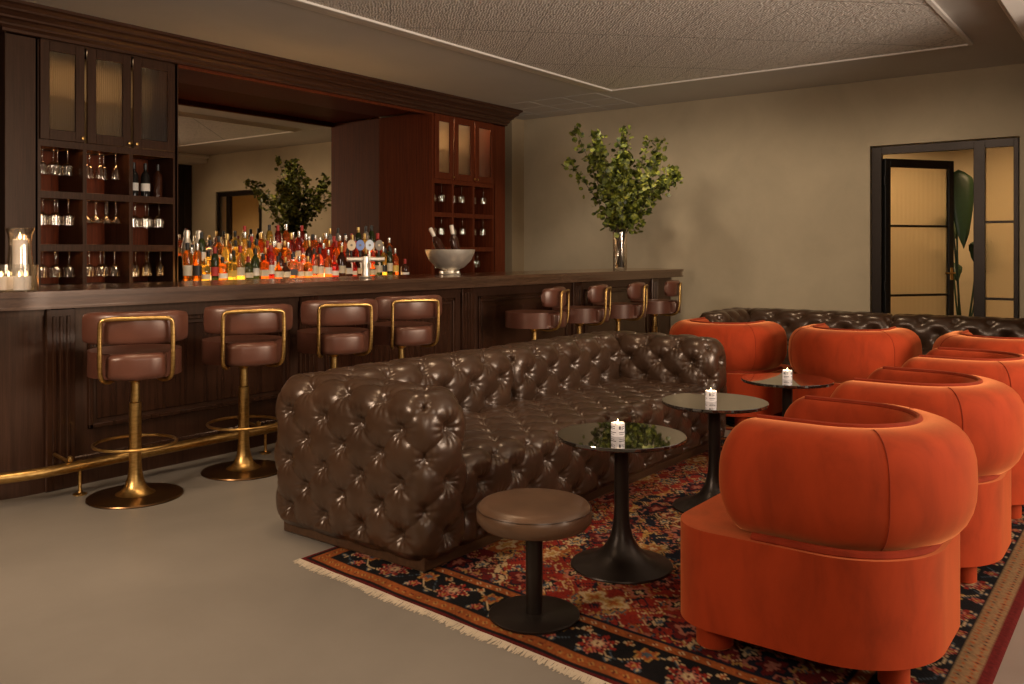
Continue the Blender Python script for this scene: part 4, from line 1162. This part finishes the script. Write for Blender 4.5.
# hurricane lamp and tealight bowl
hx, hy = 2.19, 4.98
def at(px, Y):
    t_ = (px - 512) / F_PX; d_ = Y / (math.sin(HEAD) - t_ * math.cos(HEAD)); return d_ * (math.cos(HEAD) + t_ * math.sin(HEAD))
hy = 5.02; hx = at(20, hy)
hl = tag(empty('hurricane_lamp', (hx, hy, BT)), 'flared clear glass hurricane vase on the bar\'s left end', 'vase')
MB().lathe([(0, 0), (.066, 0), (.070, .004), (.070, .01), (.068, .10), (.056, .24), (.060, .30), (.074, .338), (.072, .339), (.058, .30), (.054, .24), (.066, .10), (.067, .012), (0, .01)], 44).build('glass_shade', M['glass'], hl)
pc = tag(empty('pillar_candle', (hx, hy, BT + .0115)), 'tall lit white pillar candle inside the hurricane glass', 'candle')
MB().lathe([(0, 0), (.036, 0), (.0365, .005), (.0365, .262), (.033, .266), (0, .260)], 32).build('wax', M['white_wax'], pc)
MB().lathe([(0, .262), (.005, .270), (.007, .278), (.004, .292), (0, .306)], 12).build('flame', M['flame'], pc)
tbx = at(14, 4.86); tby = 4.86
tb = tag(empty('candle_bowl', (tbx, tby, BT)), 'low round glass bowl of tealights on the bar\'s left end', 'bowl')
MB().lathe([(0, 0), (.112, 0), (.116, .004), (.116, .140), (.113, .141), (.112, .008), (0, .006)], 48).build('glass_wall', M['glass'], tb)
for k, (dx, dy, lb) in enumerate([(-.058, .012, 'lit tealight at the left in the low glass bowl'), (.004, -.050, 'lit tealight at the front in the low glass bowl'), (.058, .002, 'lit tealight at the right in the low glass bowl'), (.0, .062, 'lit tealight at the back of the low glass bowl')]):
    tl = tag(empty('tealight', (tbx + dx, tby + dy, BT + .0085)), lb, 'candle', 'tealights in the glass bowl')
    MB().lathe([(0, 0), (.027, 0), (.028, .003), (.028, .068), (.025, .07), (0, .067)], 24).build('wax', M['white_wax'], tl)
    MB().lathe([(0, .067), (.004, .073), (.0055, .080), (.003, .090), (0, .100)], 10).build('flame', M['flame'], tl)
d = bpy.data.lights.new('light_candles', 'POINT'); d.energy = .45; d.color = (1, .58, .26); d.shadow_soft_size = .05
o = bpy.data.objects.new('light_candles', d); col.objects.link(o); o.location = (hx - .02, hy - .0, BT + .30)

# vase with leafy branches
vy = 5.12; vx = at(620, vy)
vs_ = tag(empty('glass_vase', (vx, vy, BT)), 'tall clear glass cylinder vase of branches near the bar\'s right end', 'vase')
MB().lathe([(0, 0), (.078, 0), (.082, .006), (.084, .44), (.080, .442), (.077, .02), (0, .018)], 44).build('glass_wall', M['glass'], vs_)
wt = MB().lathe([(0, .02), (.074, .02), (.075, .16), (0, .16)], 32).build('water', M['glass_solid'], vs_)
def leafy():
    t = tag(empty('leafy_branches', (vx, vy, BT)), 'bushy green leafy branches standing in the glass vase', 'plant')
    R = random.Random(21)
    lm, nt, bs = new_mat('branch_leaves')
    oi = N(nt, 'ShaderNodeTexNoise', Scale=16.0, Detail=3.0); L(nt, coords(nt), oi.inputs['Vector'])
    r = ramp(nt, oi.outputs[0], [(.36, (.028, .040, .010)), (.49, (.12, .145, .020)), (.61, (.30, .32, .040)), (.74, (.44, .40, .07))])
    L(nt, r.outputs[0], bs.inputs['Base Color']); bs.inputs['Roughness'].default_value = .5
    lf = bmesh.new(); tips = []
    for i in range(34):
        az = R.uniform(0, 2 * PI)
        spread = R.random() ** .6
        ht = 1.56 - .22 * spread ** 2 + R.uniform(-.42, .02)
        if i < 6: spread, az, ht = [(.80, 2.55, 1.62), (.45, 2.3, 1.6), (.12, 0, 1.66), (.50, -.9, 1.52), (.72, -.75, 1.50), (.95, -.85, 1.12)][i]
        rad = .70 * spread
        end = Vector((rad * math.cos(az), rad * math.sin(az), ht))
        base = Vector((-.045 * math.cos(az) * R.random(), -.045 * math.sin(az) * R.random(), .03))
        mid1 = Vector((.05 * math.cos(az), .05 * math.sin(az), .44))
        mid2 = mid1.lerp(end, .5) + Vector((R.uniform(-.05, .05), R.uniform(-.05, .05), .06))
        P = smooth_path([base, mid1, mid2, end], 3)
        n = len(P)
        MB().tube(P, [.0055 * (1 - .7 * k / n) for k in range(n)], 6).build('branch', M['stem'], t)
        # side twigs and leaves
        for k in range(n):
            f = k / n
            if P[k].z < .50: continue
            cnt = 5 if f < .85 else 4
            for q in range(cnt):
                tw = R.uniform(.02, .19) * (1.15 - f * .70)
                d_ = Vector((R.uniform(-1, 1), R.uniform(-1, 1), R.uniform(-.6, .8))).normalized()
                c = P[k] + d_ * tw
                s = R.uniform(.020, .040)
                nrm = Vector((R.uniform(-1, 1), R.uniform(-1, 1), R.uniform(.0, 1.2))).normalized()
                ax_ = nrm.orthogonal().normalized(); by_ = nrm.cross(ax_)
                a0 = R.uniform(0, 6.28); ux_ = ax_ * math.cos(a0) + by_ * math.sin(a0); uy_ = nrm.cross(ux_)
                vv = [c - ux_ * s, c - ux_ * s * .35 + uy_ * s * .8, c + ux_ * s * .5 + uy_ * s * .75, c + ux_ * s * 1.15, c + ux_ * s * .5 - uy_ * s * .75, c - ux_ * s * .35 - uy_ * s * .8]
                vv = [v + nrm * (R.uniform(-.003, .003)) for v in vv]
                lf.faces.new([lf.verts.new(v) for v in vv])
    me = bpy.data.meshes.new('leaves'); lf.to_mesh(me); lf.free()
    o = link('leaves', me, lm, t); o['kind'] = 'stuff'
leafy()
